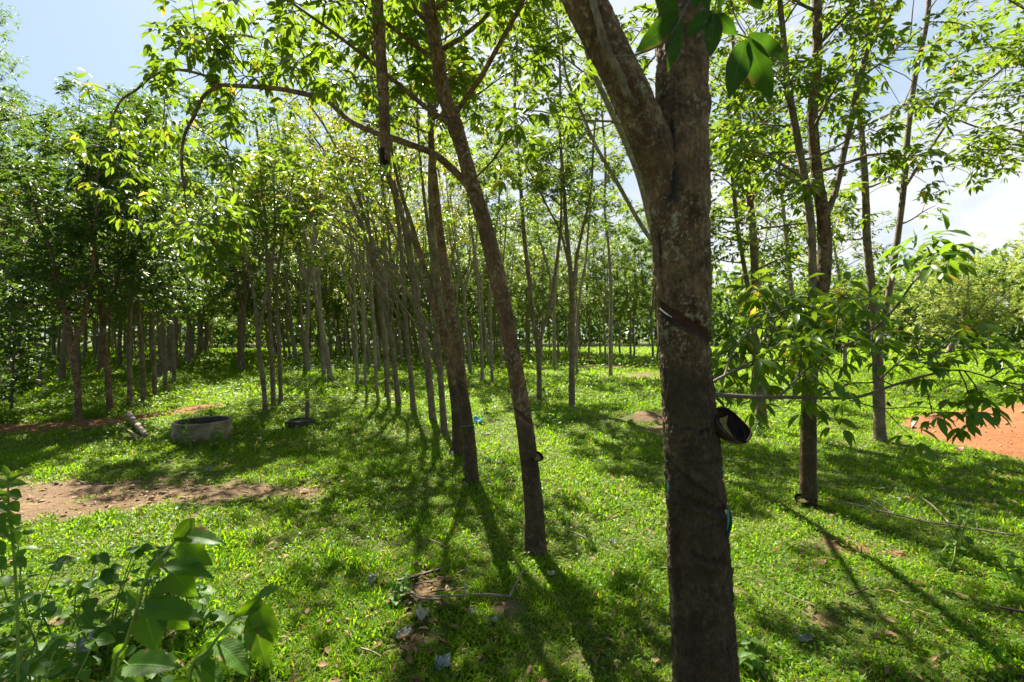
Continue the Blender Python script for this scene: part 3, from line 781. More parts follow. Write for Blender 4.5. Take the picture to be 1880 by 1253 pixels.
path_branch(sk, [P(1640, 708, 2.45), P(1610, 690, 2.4), P(1600, 640, 2.4), P(1590, 560, 2.4)], .004, .0025, 5, 2, .3, .3)
path_branch(sk, [P(1560, 735, 2.4), P(1620, 750, 2.45), P(1690, 748, 2.5), P(1760, 760, 2.5)], .004, .002, 2, 1, .12, .7)
path_branch(sk, [P(1480, 730, 2.3), P(1500, 745, 2.3), P(1530, 775, 2.35)], .004, .002, 0, 1, .1)
path_branch(sk, [P(1620, 748, 2.45), P(1650, 780, 2.4), P(1672, 800, 2.4)], .003, .0015, 0, 1, .1)
sk.wp = [p for p in sk.wp]; sk.wa = sk.wa
sk.finish('sucker', big, ob, M['twig'], M['leaf_fresh'], nl=4, leaf=.095, tmpl=T_NEAR, droop=.5, trunk_name='sucker_branch', crown_name='sucker_leaves')
TWS = 1.0
# leafy shoot close to the trunk, left of the stem behind it
sk2 = Tree(502)
path_branch(sk2, [P(1302, 705, 1.9), P(1330, 690, 2.1), P(1370, 670, 2.5), P(1420, 640, 2.9), P(1470, 600, 3.2)], .007, .003, 10, 2, .38, .35)
path_branch(sk2, [P(1330, 690, 2.1), P(1350, 640, 2.3), P(1400, 590, 2.6), P(1470, 560, 2.8), P(1560, 545, 2.9)], .005, .003, 13, 2, .36, .35)
sk2.finish('shoot', big, ob, M['twig'], M['leaf'], nl=5, leaf=.115, tmpl=T_NEAR, droop=.7, trunk_name='shoot_branch', crown_name='shoot_leaves')
TWS = 1.0
# own crown high above the picture, it throws part of the dapple
bc = Tree(503)
bc.crown_on(np.array(tr_pts[-4:]), np.array(tr_rad[-4:]), .4, 1, 6, 1.6, twn=7, wh=2)
for q_, r0_ in (((0.4, .3, 1.6), .05), ((.9, .5, 1.8), .045), ((-.6, .6, 1.8), .045)):
    s0 = tr_pts[-1]; e0 = s0 + np.array(q_) * 1.6
    pp, rr_ = catmull([s0 - (0, 0, .1), s0 + np.array(q_) * .8 + (0, 0, .1), e0], [.07, r0_, .02], 5)
    bc.tb.add(pp, rr_, 8); bc.crown_on(pp, rr_, .3, 1, 9, 1.5, twn=7, wh=2)
l0 = lm[-1]
pp, rr_ = catmull([l0, l0 + np.array([-.5, .2, 1.0]), l0 + np.array([-.8, .6, 2.4])], [.07, .05, .02], 5)
bc.tb.add(pp, rr_, 8); bc.crown_on(pp, rr_, .2, 1, 10, 1.5, twn=7, wh=2)
bc.finish('bigcrown', big, ob, M['bark'], M['leaf'], leaf=.13, trunk_name='upper_limb', hmin=3.6, thin=True)

# ------------------------------------------------------------------ explicit trees read off the photo
def stem_tree(label, base, stems, widths, seed, crown, cut=None, bark='bark', leafm='leaf', group=GR_NEAR, tmpl=T_FAR, leaf=.13, nl=5, detail=False, name='rubber_tree', d1=None, tk=None, string=None, keep=1., flare=.0, hmin=None):
    d = gd(base[1]); root, off = rootat(name, base[0], base[1], label, 'tree', group)
    T = Tree(seed)
    allp = []
    for k, (s_, w_) in enumerate(zip(stems, widths)):
        pts = pxpts(s_, d, d1); rad = np.array(w_) * d / F / 2 * .89
        if k == 0: pts = np.vstack([[off[0], off[1], off[2] - .12], pts[1:] if s_[0][:2] == base else pts]); rad = rad if len(rad) == len(pts) else np.concatenate([[rad[0]], rad])
        if k == 0 and detail:
            tapped_trunk('trunk', pts, rad, root, off, **detail)
            p_, r_ = catmull(pts, rad, 6)
        else:
            p_, r_ = catmull(pts, rad, 6)
            r_ = r_ * (1 + .06 * vnoise(np.stack([np.arange(len(r_)) * .7, r_ * 0 + seed, r_ * 0], 1), 2))
            if k == 0: r_ = r_ * (1 + .25 * np.exp(-(p_[:, 2] - off[2]) / .12))
            T.tb.add(p_, r_, 12 if d < 12 else 8)
        allp.append((p_, r_))
    for c in crown:
        k = c.pop('stem', 0); p_, r_ = allp[k]
        z0 = c.pop('z0', 3.5); t0 = float(np.clip(np.searchsorted(p_[:, 2], z0) / len(p_), 0, .95)); T.crown_on(p_, r_, t0=t0, **c)
    kw = dict(trunk_name='limb' if detail else 'trunk', thin=True)
    T.finish('t%d' % seed, root, off, M[bark], M[leafm], nl=nl, leaf=leaf, tmpl=tmpl, keep=keep, hmin=hmin, **kw)
    if string:
        ring(root, off, allp[0], string, d)
    return root

def ring(root, off, st, py, d, mat='string', name='string', r=.003):
    p_, r_ = st; z = CAMZ + (HY - py) * d / F
    i = int(np.argmin(np.abs(p_[:, 2] - z))); c = p_[i]; R = r_[i] * 1.04 + .002
    a = np.linspace(0, 2 * pi, 25)[:-1]; tb = Tubes()
    pts = np.stack([c[0] + R * np.cos(a), c[1] + R * np.sin(a), z + .012 * np.cos(a * 1 + 1)], 1)
    pts = np.vstack([pts, pts[:1]]); tb.add(pts, r, 5)
    tb.add(np.array([[c[0] + R, c[1] - .01, z], [c[0] + R + .01, c[1] - .01, z - .03], [c[0] + R + .008, c[1] - .02, z - .09]]), r * .8, 4)
    mobj(name, tb.mesh(name, M[mat], off), root)

dT2 = gd(1015)
T2 = stem_tree('leaning rubber tree with a small cup and a long arching branch bent to the left', (985, 1015),
    [[(985, 1015), (980, 930), (972, 850), (960, 760), (946, 680), (930, 590), (911, 500), (893, 425), (872, 355), (852, 285), (836, 230), (812, 165), (802, 90), (784, 0), (770, -90), (750, -220), (720, -400)],
     [(862, 345, dT2), (838, 318, dT2), (800, 285, dT2 - .05), (760, 268, dT2 - .08), (715, 252, dT2 - .08), (680, 240, dT2), (640, 220, dT2 + .1), (600, 185, dT2 + .2), (560, 173, dT2 + .3), (500, 162, dT2 + .45), (405, 156, dT2 + .7)],
     [(405, 156, dT2 + .7), (370, 137, dT2 + .8), (320, 128, dT2 + .9), (280, 140, dT2 + 1.0), (250, 165, dT2 + 1.05), (222, 185, dT2 + 1.1), (205, 220, dT2 + 1.1), (198, 255, dT2 + 1.1)],
     [(405, 156, dT2 + .7), (375, 175, dT2 + .7), (355, 215, dT2 + .7), (338, 250, dT2 + .7), (333, 300, dT2 + .7), (338, 350, dT2 + .7)],
     [(745, -250, 3.45), (725, -330, 3.3), (700, -300, 3.1), (692, -150, 3.0), (692, 0, 3.0), (699, 100, 3.0), (705, 200, 3.0), (708, 296, 3.0)]],
    [[44, 38, 36, 34, 33, 33, 35, 32, 31, 29, 31, 29, 27, 26, 24, 20, 14], [17, 15, 14, 13, 13, 12, 12, 11, 11, 10, 10], [8, 7, 7, 6.5, 6, 5.5, 5, 4], [9, 8, 8, 7, 6, 5], [16, 20, 24, 23, 22, 20, 20, 19]],
    11, [dict(z0=3.15, nb=20, L=1.6, twn=8, wh=3, up0=.25, up1=.8), dict(stem=1, z0=2.0, nb=3, L=.9, twn=5, wh=1, twl=.25, segs=4, up0=-.1, up1=.6), ],
    bark='bark_near', leafm='leaf', tmpl=T_NEAR, leaf=.10, group=None,
    detail=dict(n=72, step=.012, cuts=[(CAMZ + (HY - 762) * dT2 / F, -.06, .012, .006, -2.9, -.1)],
                thin=[(CAMZ + (HY - 850) * dT2 / F, -.03, .006, -2.9, -.2), (CAMZ + (HY - 880) * dT2 / F, -.03, .006, -2.7, -.2), (CAMZ + (HY - 905) * dT2 / F, -.02, .006, -2.2, -.2)],
                wetspots=[(-1.2, CAMZ + (HY - 845) * dT2 / F, .9, .06), (-.5, CAMZ + (HY - 940) * dT2 / F, .5, .12)],
                tapped=(CAMZ + (HY - 775) * dT2 / F, -.06, .0), flare=.02, bumpy=.004, mat='bark_near', rustz=(-1.8, 1.2, 6),
                lumps=[(-2.6, CAMZ + (HY - 238) * dT2 / F, .8, .04, .015), (-3.0, CAMZ + (HY - 495) * dT2 / F, .6, .03, .012), (2.9, CAMZ + (HY - 80) * dT2 / F, .6, .03, .012)]))
tb = Tubes(); a1, b1 = catmull([P(704.6, 274, 2.996), P(705.4, 286, 2.996), P(706, 299, 2.996)], [.0312, .0316, .0305], 4); tb.add(a1, b1 * (1 + .04 * np.sin(np.arange(len(b1)) * 2.1)), 14)
mobj('cut_end', tb.mesh('cut_end', M['cup'], np.array(T2.location)), T2)
# leaves on the arch: hanging sprays
ar = Tree(77)
o2 = np.array(T2.location)
dA = dT2 + .7
def spray(T, pts, r0, twn, wh, twl, w0=.1):
    path_branch(T, pts, r0, r0 * .4, twn, wh, twl, w0, 4, 4)
for pts_, tn in [([(405, 156, dA), (370, 137, dA + .1), (320, 128, dA + .2), (280, 140, dA + .3)], 9),
             ([(250, 165, dA + .35), (222, 185, dA + .4), (200, 240, dA + .4), (170, 280, dA + .4)], 6),
             ([(198, 255, dA + .4), (210, 300, dA + .5), (230, 340, dA + .6), (250, 370, dA + .6)], 8),
             ([(338, 350, dA), (345, 400, dA), (370, 440, dA), (400, 470, dA)], 16),
             ([(333, 300, dA), (360, 360, dA + .2), (390, 400, dA + .3), (420, 410, dA + .3)], 12),
             ([(350, 230, dA), (400, 260, dA), (430, 300, dA)], 6),
             ([(345, 130, dA + .1), (345, 90, dA), (370, 78, dA), (400, 85, dA)], 9),
             ([(470, 160, dA), (420, 110, dA), (370, 60, dA), (335, 30, dA)], 11),
             ([(560, 173, dT2 + .3), (520, 110, dT2 + .5), (470, 70, dT2 + .6), (430, 60, dT2 + .8)], 12),
             ([(600, 185, dT2 + .2), (560, 110, dT2 + .4), (540, 50, dT2 + .6), (520, -20, dT2 + .8)], 14),
             ([(560, 120, dT2 + .4), (620, 80, dT2 + .6), (660, 40, dT2 + .7), (680, -10, dT2 + .9)], 12),
             ([(500, 162, dT2 + .45), (450, 140, dT2 + .7), (440, 180, dT2 + .9), (400, 200, dT2 + 1)], 8),
             ([(280, 140, dA + .3), (300, 180, dA + .4), (300, 230, dA + .5), (290, 270, dA + .5)], 10)]:
    spray(ar, pxpts(pts_, 3), .006, int(tn * 1.4), 1, .25)
ar.finish('arch', T2, o2, M['twig'], M['leaf'], nl=4, leaf=.115, tmpl=T_NEAR, droop=.55, trunk_name='arch_twigs', crown_name='arch_leaves')

def Zp(py, d): return CAMZ + (HY - py) * d / F
d3 = gd(890)
stem_tree('rubber tree with a cup low on its left and a green string', (868, 890),
    [[(868, 890), (861, 800), (851, 730), (843, 670), (832, 600), (820, 520), (810, 450), (803, 390), (797, 330), (792, 270), (788, 150), (780, 0), (760, -200)]],
    [[28, 24, 22, 22, 21, 20, 18, 17, 15, 13, 11, 9, 6]], 12,
    [dict(z0=3.7, nb=10, L=1.4, twn=6, wh=2)], leaf=.11, keep=.7, bark='bark_near', string=782,
    detail=dict(n=48, step=.02, cuts=[(Zp(700, d3), -.05, .012, .005, -2.9, -.1)], thin=[(Zp(790, d3), -.03, .008, -2.8, -.2)], tapped=(Zp(705, d3), -.05, 0), flare=.02, mat='bark_near'))
d4 = gd(838)
stem_tree('rubber tree with a green string, just left of the one with the low cup', (842, 838),
    [[(842, 838), (838, 760), (830, 690), (820, 630), (798, 560), (775, 480), (755, 410), (735, 350), (722, 290), (700, 180), (680, 60), (650, -80)],
     [(820, 625), (808, 560), (800, 480), (792, 400), (790, 300), (800, 180), (820, 60)]],
    [[23, 20, 20, 21, 14, 11, 9, 7, 6, 5, 4, 3], [14, 13, 12, 11, 9, 7, 4]], 13,
    [dict(z0=3.9, nb=8, L=1.4, twn=6, wh=1), dict(stem=1, z0=3.8, nb=8, L=1.3, twn=6, wh=1)], string=752,
    detail=dict(n=40, step=.03, tapped=(Zp(705, d4), -.05, 0), thin=[(Zp(720, d4), -.04, .008, -2.8, -.2)], flare=.02, mat='bark_near'))
rowt = [
 ('fifth rubber tree of the row, thin and leaning slightly to the left', (817, 800), [[(817, 800), (809, 700), (802, 620), (796, 560), (770, 470), (740, 400), (712, 320), (690, 200), (670, 60), (650, -60)], [(800, 600), (800, 540), (790, 450), (775, 330), (765, 200), (760, 50)]], [[14, 13, 13, 14, 10, 9, 8, 7, 5, 3], [10, 9, 8, 6, 5, 3]], 745),
 ('rubber tree of the row that bends left above a knob at eye level', (796, 775), [[(796, 775), (788, 700), (781, 640), (772, 590), (760, 530), (746, 440), (735, 380), (715, 300), (700, 180), (680, 40)], [(775, 600), (750, 540), (720, 490), (690, 470), (640, 430), (560, 385), (540, 370)]], [[15, 14, 16, 13, 12, 11, 9, 7, 5, 3], [8, 7, 6, 5, 4, 3, 2]], None),
 ('straight pale rubber tree with a thin string band in the row', (760, 755), [[(760, 755), (754, 690), (748, 630), (742, 560), (738, 480), (730, 400), (715, 300), (690, 180), (670, 60)]], [[12, 10, 10, 9, 9, 8, 7, 5, 3]], 706),
 ('rubber tree with a dark cup at knee height, deeper in the row', (733, 745), [[(733, 745), (726, 690), (718, 620), (706, 560), (690, 480), (670, 400), (640, 320), (600, 240), (560, 180)], [(712, 580), (718, 500), (712, 420), (700, 320), (690, 220)]], [[12, 11, 10, 9, 8, 7, 6, 4, 3], [7, 6, 5, 4, 3]], None),
 ('dark slim rubber tree left of the one with the knee high cup', (711, 730), [[(711, 730), (708, 660), (702, 590), (692, 520), (672, 440), (650, 380), (610, 300), (560, 230)], [(700, 570), (684, 480), (676, 400), (670, 300)]], [[9, 9, 8, 8, 7, 6, 5, 3], [6, 5, 4, 3]], None),
 ('very slim grey rubber tree at the shaded bend of the row', (692, 722), [[(692, 722), (688, 640), (684, 560), (676, 480), (664, 400), (650, 300), (640, 220)]], [[7, 7, 6, 6, 5, 4, 3]], None),
 ('thin grey stem beside leafy undergrowth in the row', (671, 714), [[(671, 714), (669, 640), (666, 560), (662, 480), (655, 380), (640, 280)]], [[7, 6, 6, 5, 4, 3]], None),
 ('thin grey stem standing last before the leafy undergrowth', (656, 708), [[(656, 708), (654, 640), (652, 560), (646, 460), (636, 360), (620, 280)]], [[7, 6, 6, 5, 4, 3]], None),
]
sd = 20
for lab, base, st, wd, strg in rowt:
    sd += 1
    if sd < 29:
        rf = random.Random(sd); st = list(st); wd = list(wd)
        for q_ in range(3):
            y0_ = base[1] - 110 - 45 * q_ - rf.uniform(0, 30); xs_ = [p[0] for p in st[0]][::-1]; ys_ = [p[1] for p in st[0]][::-1]
            x0_ = float(np.interp(y0_, ys_, xs_)); dx = rf.choice([70, 120, 170, 230, -60]) * rf.uniform(.7, 1.1); dy = rf.uniform(200, 330)
            w0_ = float(np.interp(y0_, ys_, wd[0][::-1])) * .5
            st.append([(x0_, y0_), (x0_ - dx * .12, y0_ - dy * .22), (x0_ - dx * .34, y0_ - dy * .5), (x0_ - dx * .66, y0_ - dy * .8), (x0_ - dx, y0_ - dy)]); wd.append([w0_, w0_ * .8, w0_ * .65, w0_ * .5, w0_ * .3])
    stem_tree(lab, base, st, wd, sd, [dict(z0=4.3, nb=10, L=1.6, twn=6, wh=1, up0=.3, up1=1.0)] + ([dict(stem=1, z0=4.4, nb=7, L=1.4, twn=5, wh=1)] if len(st) > 1 else []) + [dict(stem=k_, z0=4.3, nb=3, L=.7, twn=3, wh=1, segs=4) for k_ in range(len(st) - 3, len(st)) if sd < 29], bark='bark' if sd < 26 else 'bark_pale', string=strg, leafm='leaf_yel' if sd in (23, 24, 25, 27) else 'leaf', keep=.7)

GR_C = 'rubber trees standing in the sunny middle'
cen = [
 ('slim rubber tree in the sunny middle, the left one of a close pair', (885, 702), [[(885, 702), (884, 640), (880, 560), (872, 470), (860, 380), (850, 280), (840, 180)]], [[7, 7, 6, 6, 5, 4, 3]], 670, 'bark_pale'),
 ('slim rubber tree in the sunny middle, the right one of a close pair', (904, 708), [[(904, 708), (902, 640), (900, 560), (905, 470), (915, 380), (920, 280)]], [[7, 6, 6, 5, 4, 3]], 668, 'bark_pale'),
 ('short dark rubber tree that forks low, with a small cup on its right', (990, 740), [[(990, 740), (990, 690), (988, 640), (980, 600), (972, 520), (962, 430), (955, 330), (945, 200), (950, 60)], [(989, 640), (998, 600), (1010, 560), (1022, 480), (1030, 400), (1030, 300)]], [[12, 10, 11, 9, 9, 8, 7, 6, 4], [8, 8, 7, 6, 5, 3]], None, 'bark'),
 ('upright rubber tree that opens into a V of thin stems in the centre', (1050, 748), [[(1050, 748), (1050, 690), (1050, 630), (1050, 560), (1046, 480), (1040, 420), (1035, 340), (1028, 240), (1028, 120), (1020, 0)], [(1050, 560), (1058, 480), (1070, 420), (1085, 350), (1090, 260), (1100, 150)], [(1047, 500), (1030, 430), (1005, 380), (975, 320), (940, 260)]], [[13, 12, 12, 12, 9, 8, 7, 6, 5, 3], [8, 7, 6, 5, 4, 3], [6, 5, 4, 3, 2]], None, 'bark'),
 ('thin rubber tree behind the V shaped one, in the bare sunny clearing', (1018, 682), [[(1018, 682), (1018, 640), (1017, 580), (1022, 500), (1030, 430), (1045, 360), (1060, 280), (1070, 180)], [(1018, 570), (1008, 500), (985, 420), (968, 340), (965, 260)]], [[7, 7, 7, 5, 5, 4, 3, 2], [5, 5, 4, 3, 2]], None, 'bark_pale'),
 ('thin rubber tree standing alone at the bare earth left of the big trunk', (1121, 692), [[(1121, 692), (1121, 620), (1122, 540), (1118, 460), (1110, 380), (1112, 300), (1105, 200), (1100, 90)]], [[8, 8, 7, 6, 5, 5, 4, 2]], None, 'bark_pale'),
 ('thin forest tree behind the centre, its stem thinly leaved', (1060, 690), [[(1060, 690), (1058, 640), (1062, 560), (1075, 480), (1082, 400), (1088, 300)]], [[6, 6, 5, 5, 4, 3]], None, 'bark_pale'),
]
sd = 40
for lab, base, st, wd, strg, bk in cen:
    sd += 1
    far = gd(base[1]) > 13
    stem_tree(lab, base, st, wd, sd, [dict(stem=k, z0=4.0 if not far else 5, nb=13 if far else 11, L=1.5 if not far else 2.0, twn=6, wh=3, up0=.2, up1=.9) for k in range(len(st))], bark=bk, string=strg, group=GR_C, leaf=.11 if not far else .14)

# the tree hidden behind the big trunk: its stems lean out to the left
stem_tree('pale grey leaning stems that come out from behind the big trunk on its left side', (1268, 856),
    [[(1268, 856), (1258, 700), (1240, 580), (1212, 480), (1195, 410), (1175, 330), (1150, 265), (1120, 200), (1085, 120), (1060, 20), (1040, -80)],
     [(1235, 560), (1212, 470), (1175, 410), (1130, 330), (1095, 270), (1065, 200), (1040, 140), (1030, 60)]],
    [[20, 18, 17, 14, 14, 13, 12, 12, 10, 8, 5], [12, 10, 9, 8, 7, 6, 5, 3]], 51,
    [dict(z0=4.0, nb=12, L=1.6, twn=6, wh=2), dict(stem=1, z0=3.8, nb=8, L=1.1, twn=5, wh=1)], bark='bark_pale', group=None)
# right-hand trees
GR_R = 'rubber trees of the right hand side'
stem_tree('rubber tree splitting into several stems, a cup of yellow latex at its foot', (1485, 926),
    [[(1485, 926), (1484, 860), (1485, 780), (1487, 700), (1494, 630), (1506, 560), (1514, 480), (1512, 400), (1500, 320), (1492, 210), (1500, 120), (1500, 0), (1490, -150), (1470, -330)],
     [(1488, 690), (1490, 600), (1492, 500), (1488, 400), (1476, 320), (1462, 240), (1446, 150), (1438, 60), (1432, 0), (1425, -130)],
     [(1514, 400), (1535, 350), (1550, 280), (1566, 210), (1578, 150), (1592, 90), (1600, 20), (1605, -60), (1600, -200)],
     [(1590, 100), (1605, 75), (1628, 40), (1650, 0), (1680, -70)]],
    [[32, 29, 28, 27, 26, 26, 26, 24, 21, 19, 19, 17, 13, 8], [16, 15, 15, 15, 14, 13, 13, 11, 10, 6], [14, 11, 11, 11, 11, 10, 8, 7, 4], [7, 7, 6, 5, 3]], 52,
    [dict(z0=2.8, nb=18, L=1.1, twn=6, wh=2, up0=-.1, up1=.8, bias=(.3, .3, 0)), dict(stem=1, z0=3.0, nb=10, L=.9, twn=5, wh=2, up0=0, up1=.8), dict(stem=2, z0=3.3, nb=8, L=.9, twn=5, wh=1, up0=0, up1=.8)],
    leaf=.098, tmpl=T_NEAR, group=GR_R, bark='bark', detail=dict(n=56, step=.02, tapped=(Zp(760, gd(926)), -.04, -.1), thin=[(Zp(790, gd(926)), -.05, .006, -2.9, -.2), (Zp(870, gd(926)), -.02, .006, -2.9, -.9)], flare=.02, mat='bark_big'))
stem_tree('slim rubber tree with a tiny cup in front of the red dirt mound', (1616, 810),
    [[(1616, 810), (1614, 740), (1612, 670), (1608, 600), (1600, 520), (1592, 440), (1590, 370), (1585, 280), (1578, 200), (1565, 80), (1560, -60)],
     [(1610, 640), (1632, 540), (1648, 440), (1660, 340), (1668, 240), (1682, 130), (1700, 50), (1706, -20), (1700, -140)],
     [(1660, 345), (1690, 300), (1720, 255), (1755, 205), (1800, 160), (1850, 120), (1900, 80)]],
    [[22, 20, 19, 18, 15, 14, 13, 12, 10, 8, 5], [12, 11, 11, 11, 10, 10, 9, 8, 5], [7, 6, 5, 5, 4, 4, 3]], 53,
    [dict(z0=2.9, nb=8, L=.9, twn=4, wh=1, up0=-.1, up1=.7), dict(stem=1, z0=3.0, nb=3, L=.6, twn=2, wh=1, up0=0, up1=.6), dict(stem=2, z0=3.9, nb=6, L=.9, twn=5, wh=1, up0=-.2, up1=.5, bias=(.8, 0, 0))],
    leaf=.13, group=GR_R)
stem_tree('leaning rubber tree just right of the big trunk, dark at its foot', (1400, 786),
    [[(1400, 786), (1396, 730), (1389, 670), (1386, 590), (1386, 500), (1382, 420), (1374, 340), (1362, 260), (1352, 170), (1345, 60), (1340, -60)],
     [(1387, 600), (1372, 520), (1358, 440), (1348, 360), (1342, 260), (1340, 150)]],
    [[22, 20, 18, 17, 15, 14, 13, 10, 8, 6, 3], [9, 9, 8, 8, 6, 4]], 54,
    [dict(z0=2.7, nb=22, L=1.3, twn=7, wh=2, up0=0, up1=.8), dict(stem=1, z0=2.7, nb=16, L=1.2, twn=7, wh=2, up0=0, up1=.7)], leaf=.13, group=GR_R)
stem_tree('thin rubber tree behind the leafy suckers of the big trunk', (1462, 700),
    [[(1462, 700), (1460, 600), (1450, 500), (1440, 400), (1430, 300), (1420, 180)]], [[9, 9, 8, 7, 5, 3]], 55,
    [dict(z0=2.4, nb=22, L=2.0, twn=7, wh=2, up0=-.1, up1=.9)], leaf=.16, group=GR_R, bark='bark_pale')
stem_tree('low leafy rubber tree behind the slim stem on the right', (1552, 690),
    [[(1552, 690), (1550, 620), (1545, 560), (1540, 500), (1530, 440), (1525, 380)]], [[9, 8, 7, 6, 4, 3]], 56,
    [dict(z0=2.0, nb=22, L=2.2, twn=7, wh=2, up0=-.1, up1=.7)], leaf=.16, group=GR_R, bark='bark_pale')
# tree outside the frame on the right whose sprays hang into the sky
rt, orr = rootat('rubber_tree', 2010, 830, 'leafy branches reaching in from the right edge against the clouds', 'tree')
T = Tree(57)
dR = gd(830)
p_, r_ = catmull([orr - (0, 0, .1), orr + np.array([-.1, .1, 1.8]), orr + np.array([-.2, .2, 3.6]), orr + np.array([0, .3, 6.2])], [.11, .09, .075, .04], 6)
T.tb.add(p_, r_, 12); T.crown_on(p_, r_, .9, 1, 4, 1.0, twn=5, wh=2)
for pts_, tn in [([(1985, 330), (1930, 280), (1870, 240), (1800, 235), (1730, 205), (1700, 180)], 16), ([(1985, 300), (1930, 210), (1880, 120), (1840, 90), (1790, 90), (1740, 110)], 15),
                 ([(1985, 340), (1930, 300), (1860, 275), (1810, 275), (1775, 265)], 12), ([(1980, 200), (1930, 60), (1870, 10), (1820, -10), (1770, 10)], 10), ([(1985, 200), (1930, 150), (1880, 170), (1830, 180)], 10)]:
    path_branch(T, pxpts(pts_, dR, dR - .8), .02, .004, tn, 2, .33, .3)
T.finish('rightspray', rt, orr, M['bark'], M['leaf'], nl=5, leaf=.12, droop=.3)

# left front trees
GR_L = 'rubber trees at the edge of the dark left block'
lef = [
 ('reddish brown tree with a bent trunk at the edge of the dirt track', (142, 775), [[(142, 775), (143, 730), (139, 690), (130, 640), (126, 600), (110, 540), (95, 470), (70, 400), (50, 330)], [(131, 645), (146, 610), (160, 560), (170, 490), (175, 400), (180, 310)]], [[13, 12, 12, 13, 10, 8, 7, 5, 3], [9, 8, 7, 6, 4, 3]]),
 ('reddish brown tree with a straight trunk beside the dirt track', (202, 758), [[(202, 758), (199, 700), (193, 650), (188, 600), (182, 520), (170, 430), (160, 330), (150, 230)], [(188, 610), (210, 540), (225, 450), (235, 340), (240, 240)]], [[11, 10, 11, 9, 8, 6, 4, 3], [7, 6, 5, 4, 3]]),
 ('third tree behind the dirt track, greyer than its two neighbours', (238, 750), [[(238, 750), (238, 690), (236, 630), (240, 560), (248, 470), (252, 360), (258, 240)]], [[10, 9, 9, 8, 6, 4, 3]]),
 ('dark straight tree, fourth behind the dirt track', (264, 740), [[(264, 740), (262, 680), (258, 620), (250, 540), (245, 440), (232, 330), (220, 220)]], [[9, 9, 8, 7, 6, 4, 3]]),
 ('grey straight tree with flecked bark, fifth behind the dirt track', (284, 728), [[(284, 728), (282, 670), (280, 600), (282, 520), (290, 420), (300, 310), (305, 210)]], [[8, 8, 7, 6, 5, 4, 3]]),
 ('slim tree where the leafy undergrowth closes the dirt track', (303, 718), [[(303, 718), (303, 660), (299, 590), (290, 500), (285, 400), (280, 290)]], [[7, 7, 6, 5, 4, 3]]),
 ('pale stem between the fifth tree of the track and the alley', (320, 706), [[(320, 706), (318, 650), (316, 580), (322, 490), (335, 390), (345, 290)]], [[7, 7, 6, 5, 4, 3]]),
 ('tree with a dark bare trunk at the left edge, among low branches', (26, 722), [[(26, 722), (24, 670), (22, 600), (15, 520), (5, 420), (-5, 320)]], [[9, 9, 8, 7, 5, 3]]),
 ('second tree from the left edge, grey, in deep shade', (74, 712), [[(74, 712), (72, 660), (70, 600), (64, 520), (52, 430), (45, 320)]], [[8, 8, 7, 6, 5, 3]]),
 ('first dark stem of the clump of three in the open grass', (488, 757), [[(488, 757), (483, 700), (476, 650), (472, 600), (466, 540), (452, 480), (440, 420), (425, 330), (410, 230)], [(474, 620), (486, 550), (500, 480), (505, 400), (500, 300)]], [[10, 9, 9, 9, 6, 5, 5, 4, 3], [6, 6, 5, 4, 3]]),
 ('middle stem of the clump of three in the open grass', (502, 750), [[(502, 750), (500, 690), (497, 630), (494, 560), (490, 480), (486, 400), (480, 310), (470, 230)]], [[9, 9, 8, 7, 6, 5, 4, 3]]),
 ('palest stem of the clump of three in the open grass', (516, 742), [[(516, 742), (514, 690), (512, 630), (508, 560), (512, 480), (525, 400), (540, 310)], [(510, 580), (500, 500), (480, 430), (455, 370)]], [[8, 8, 8, 6, 5, 4, 3], [5, 4, 3, 2]]),
]
sd = 60
for lab, base, st, wd in lef:
    sd += 1; left = base[0] < 400
    cr_ = [dict(stem=k, z0=2.05 if left else 3.2, nb=15 if left else 9, L=1.7 if left else 1.3, twn=7, wh=2, up0=-.05 if left else .3, up1=.8, lk=.55) for k in range(len(st))]
    stem_tree(lab, base, st, wd, sd, cr_, bark='bark_near' if sd < 63 else 'bark', leafm='leaf_dark' if left else 'leaf', group=GR_L, leaf=.13, keep=1 if left else .8)

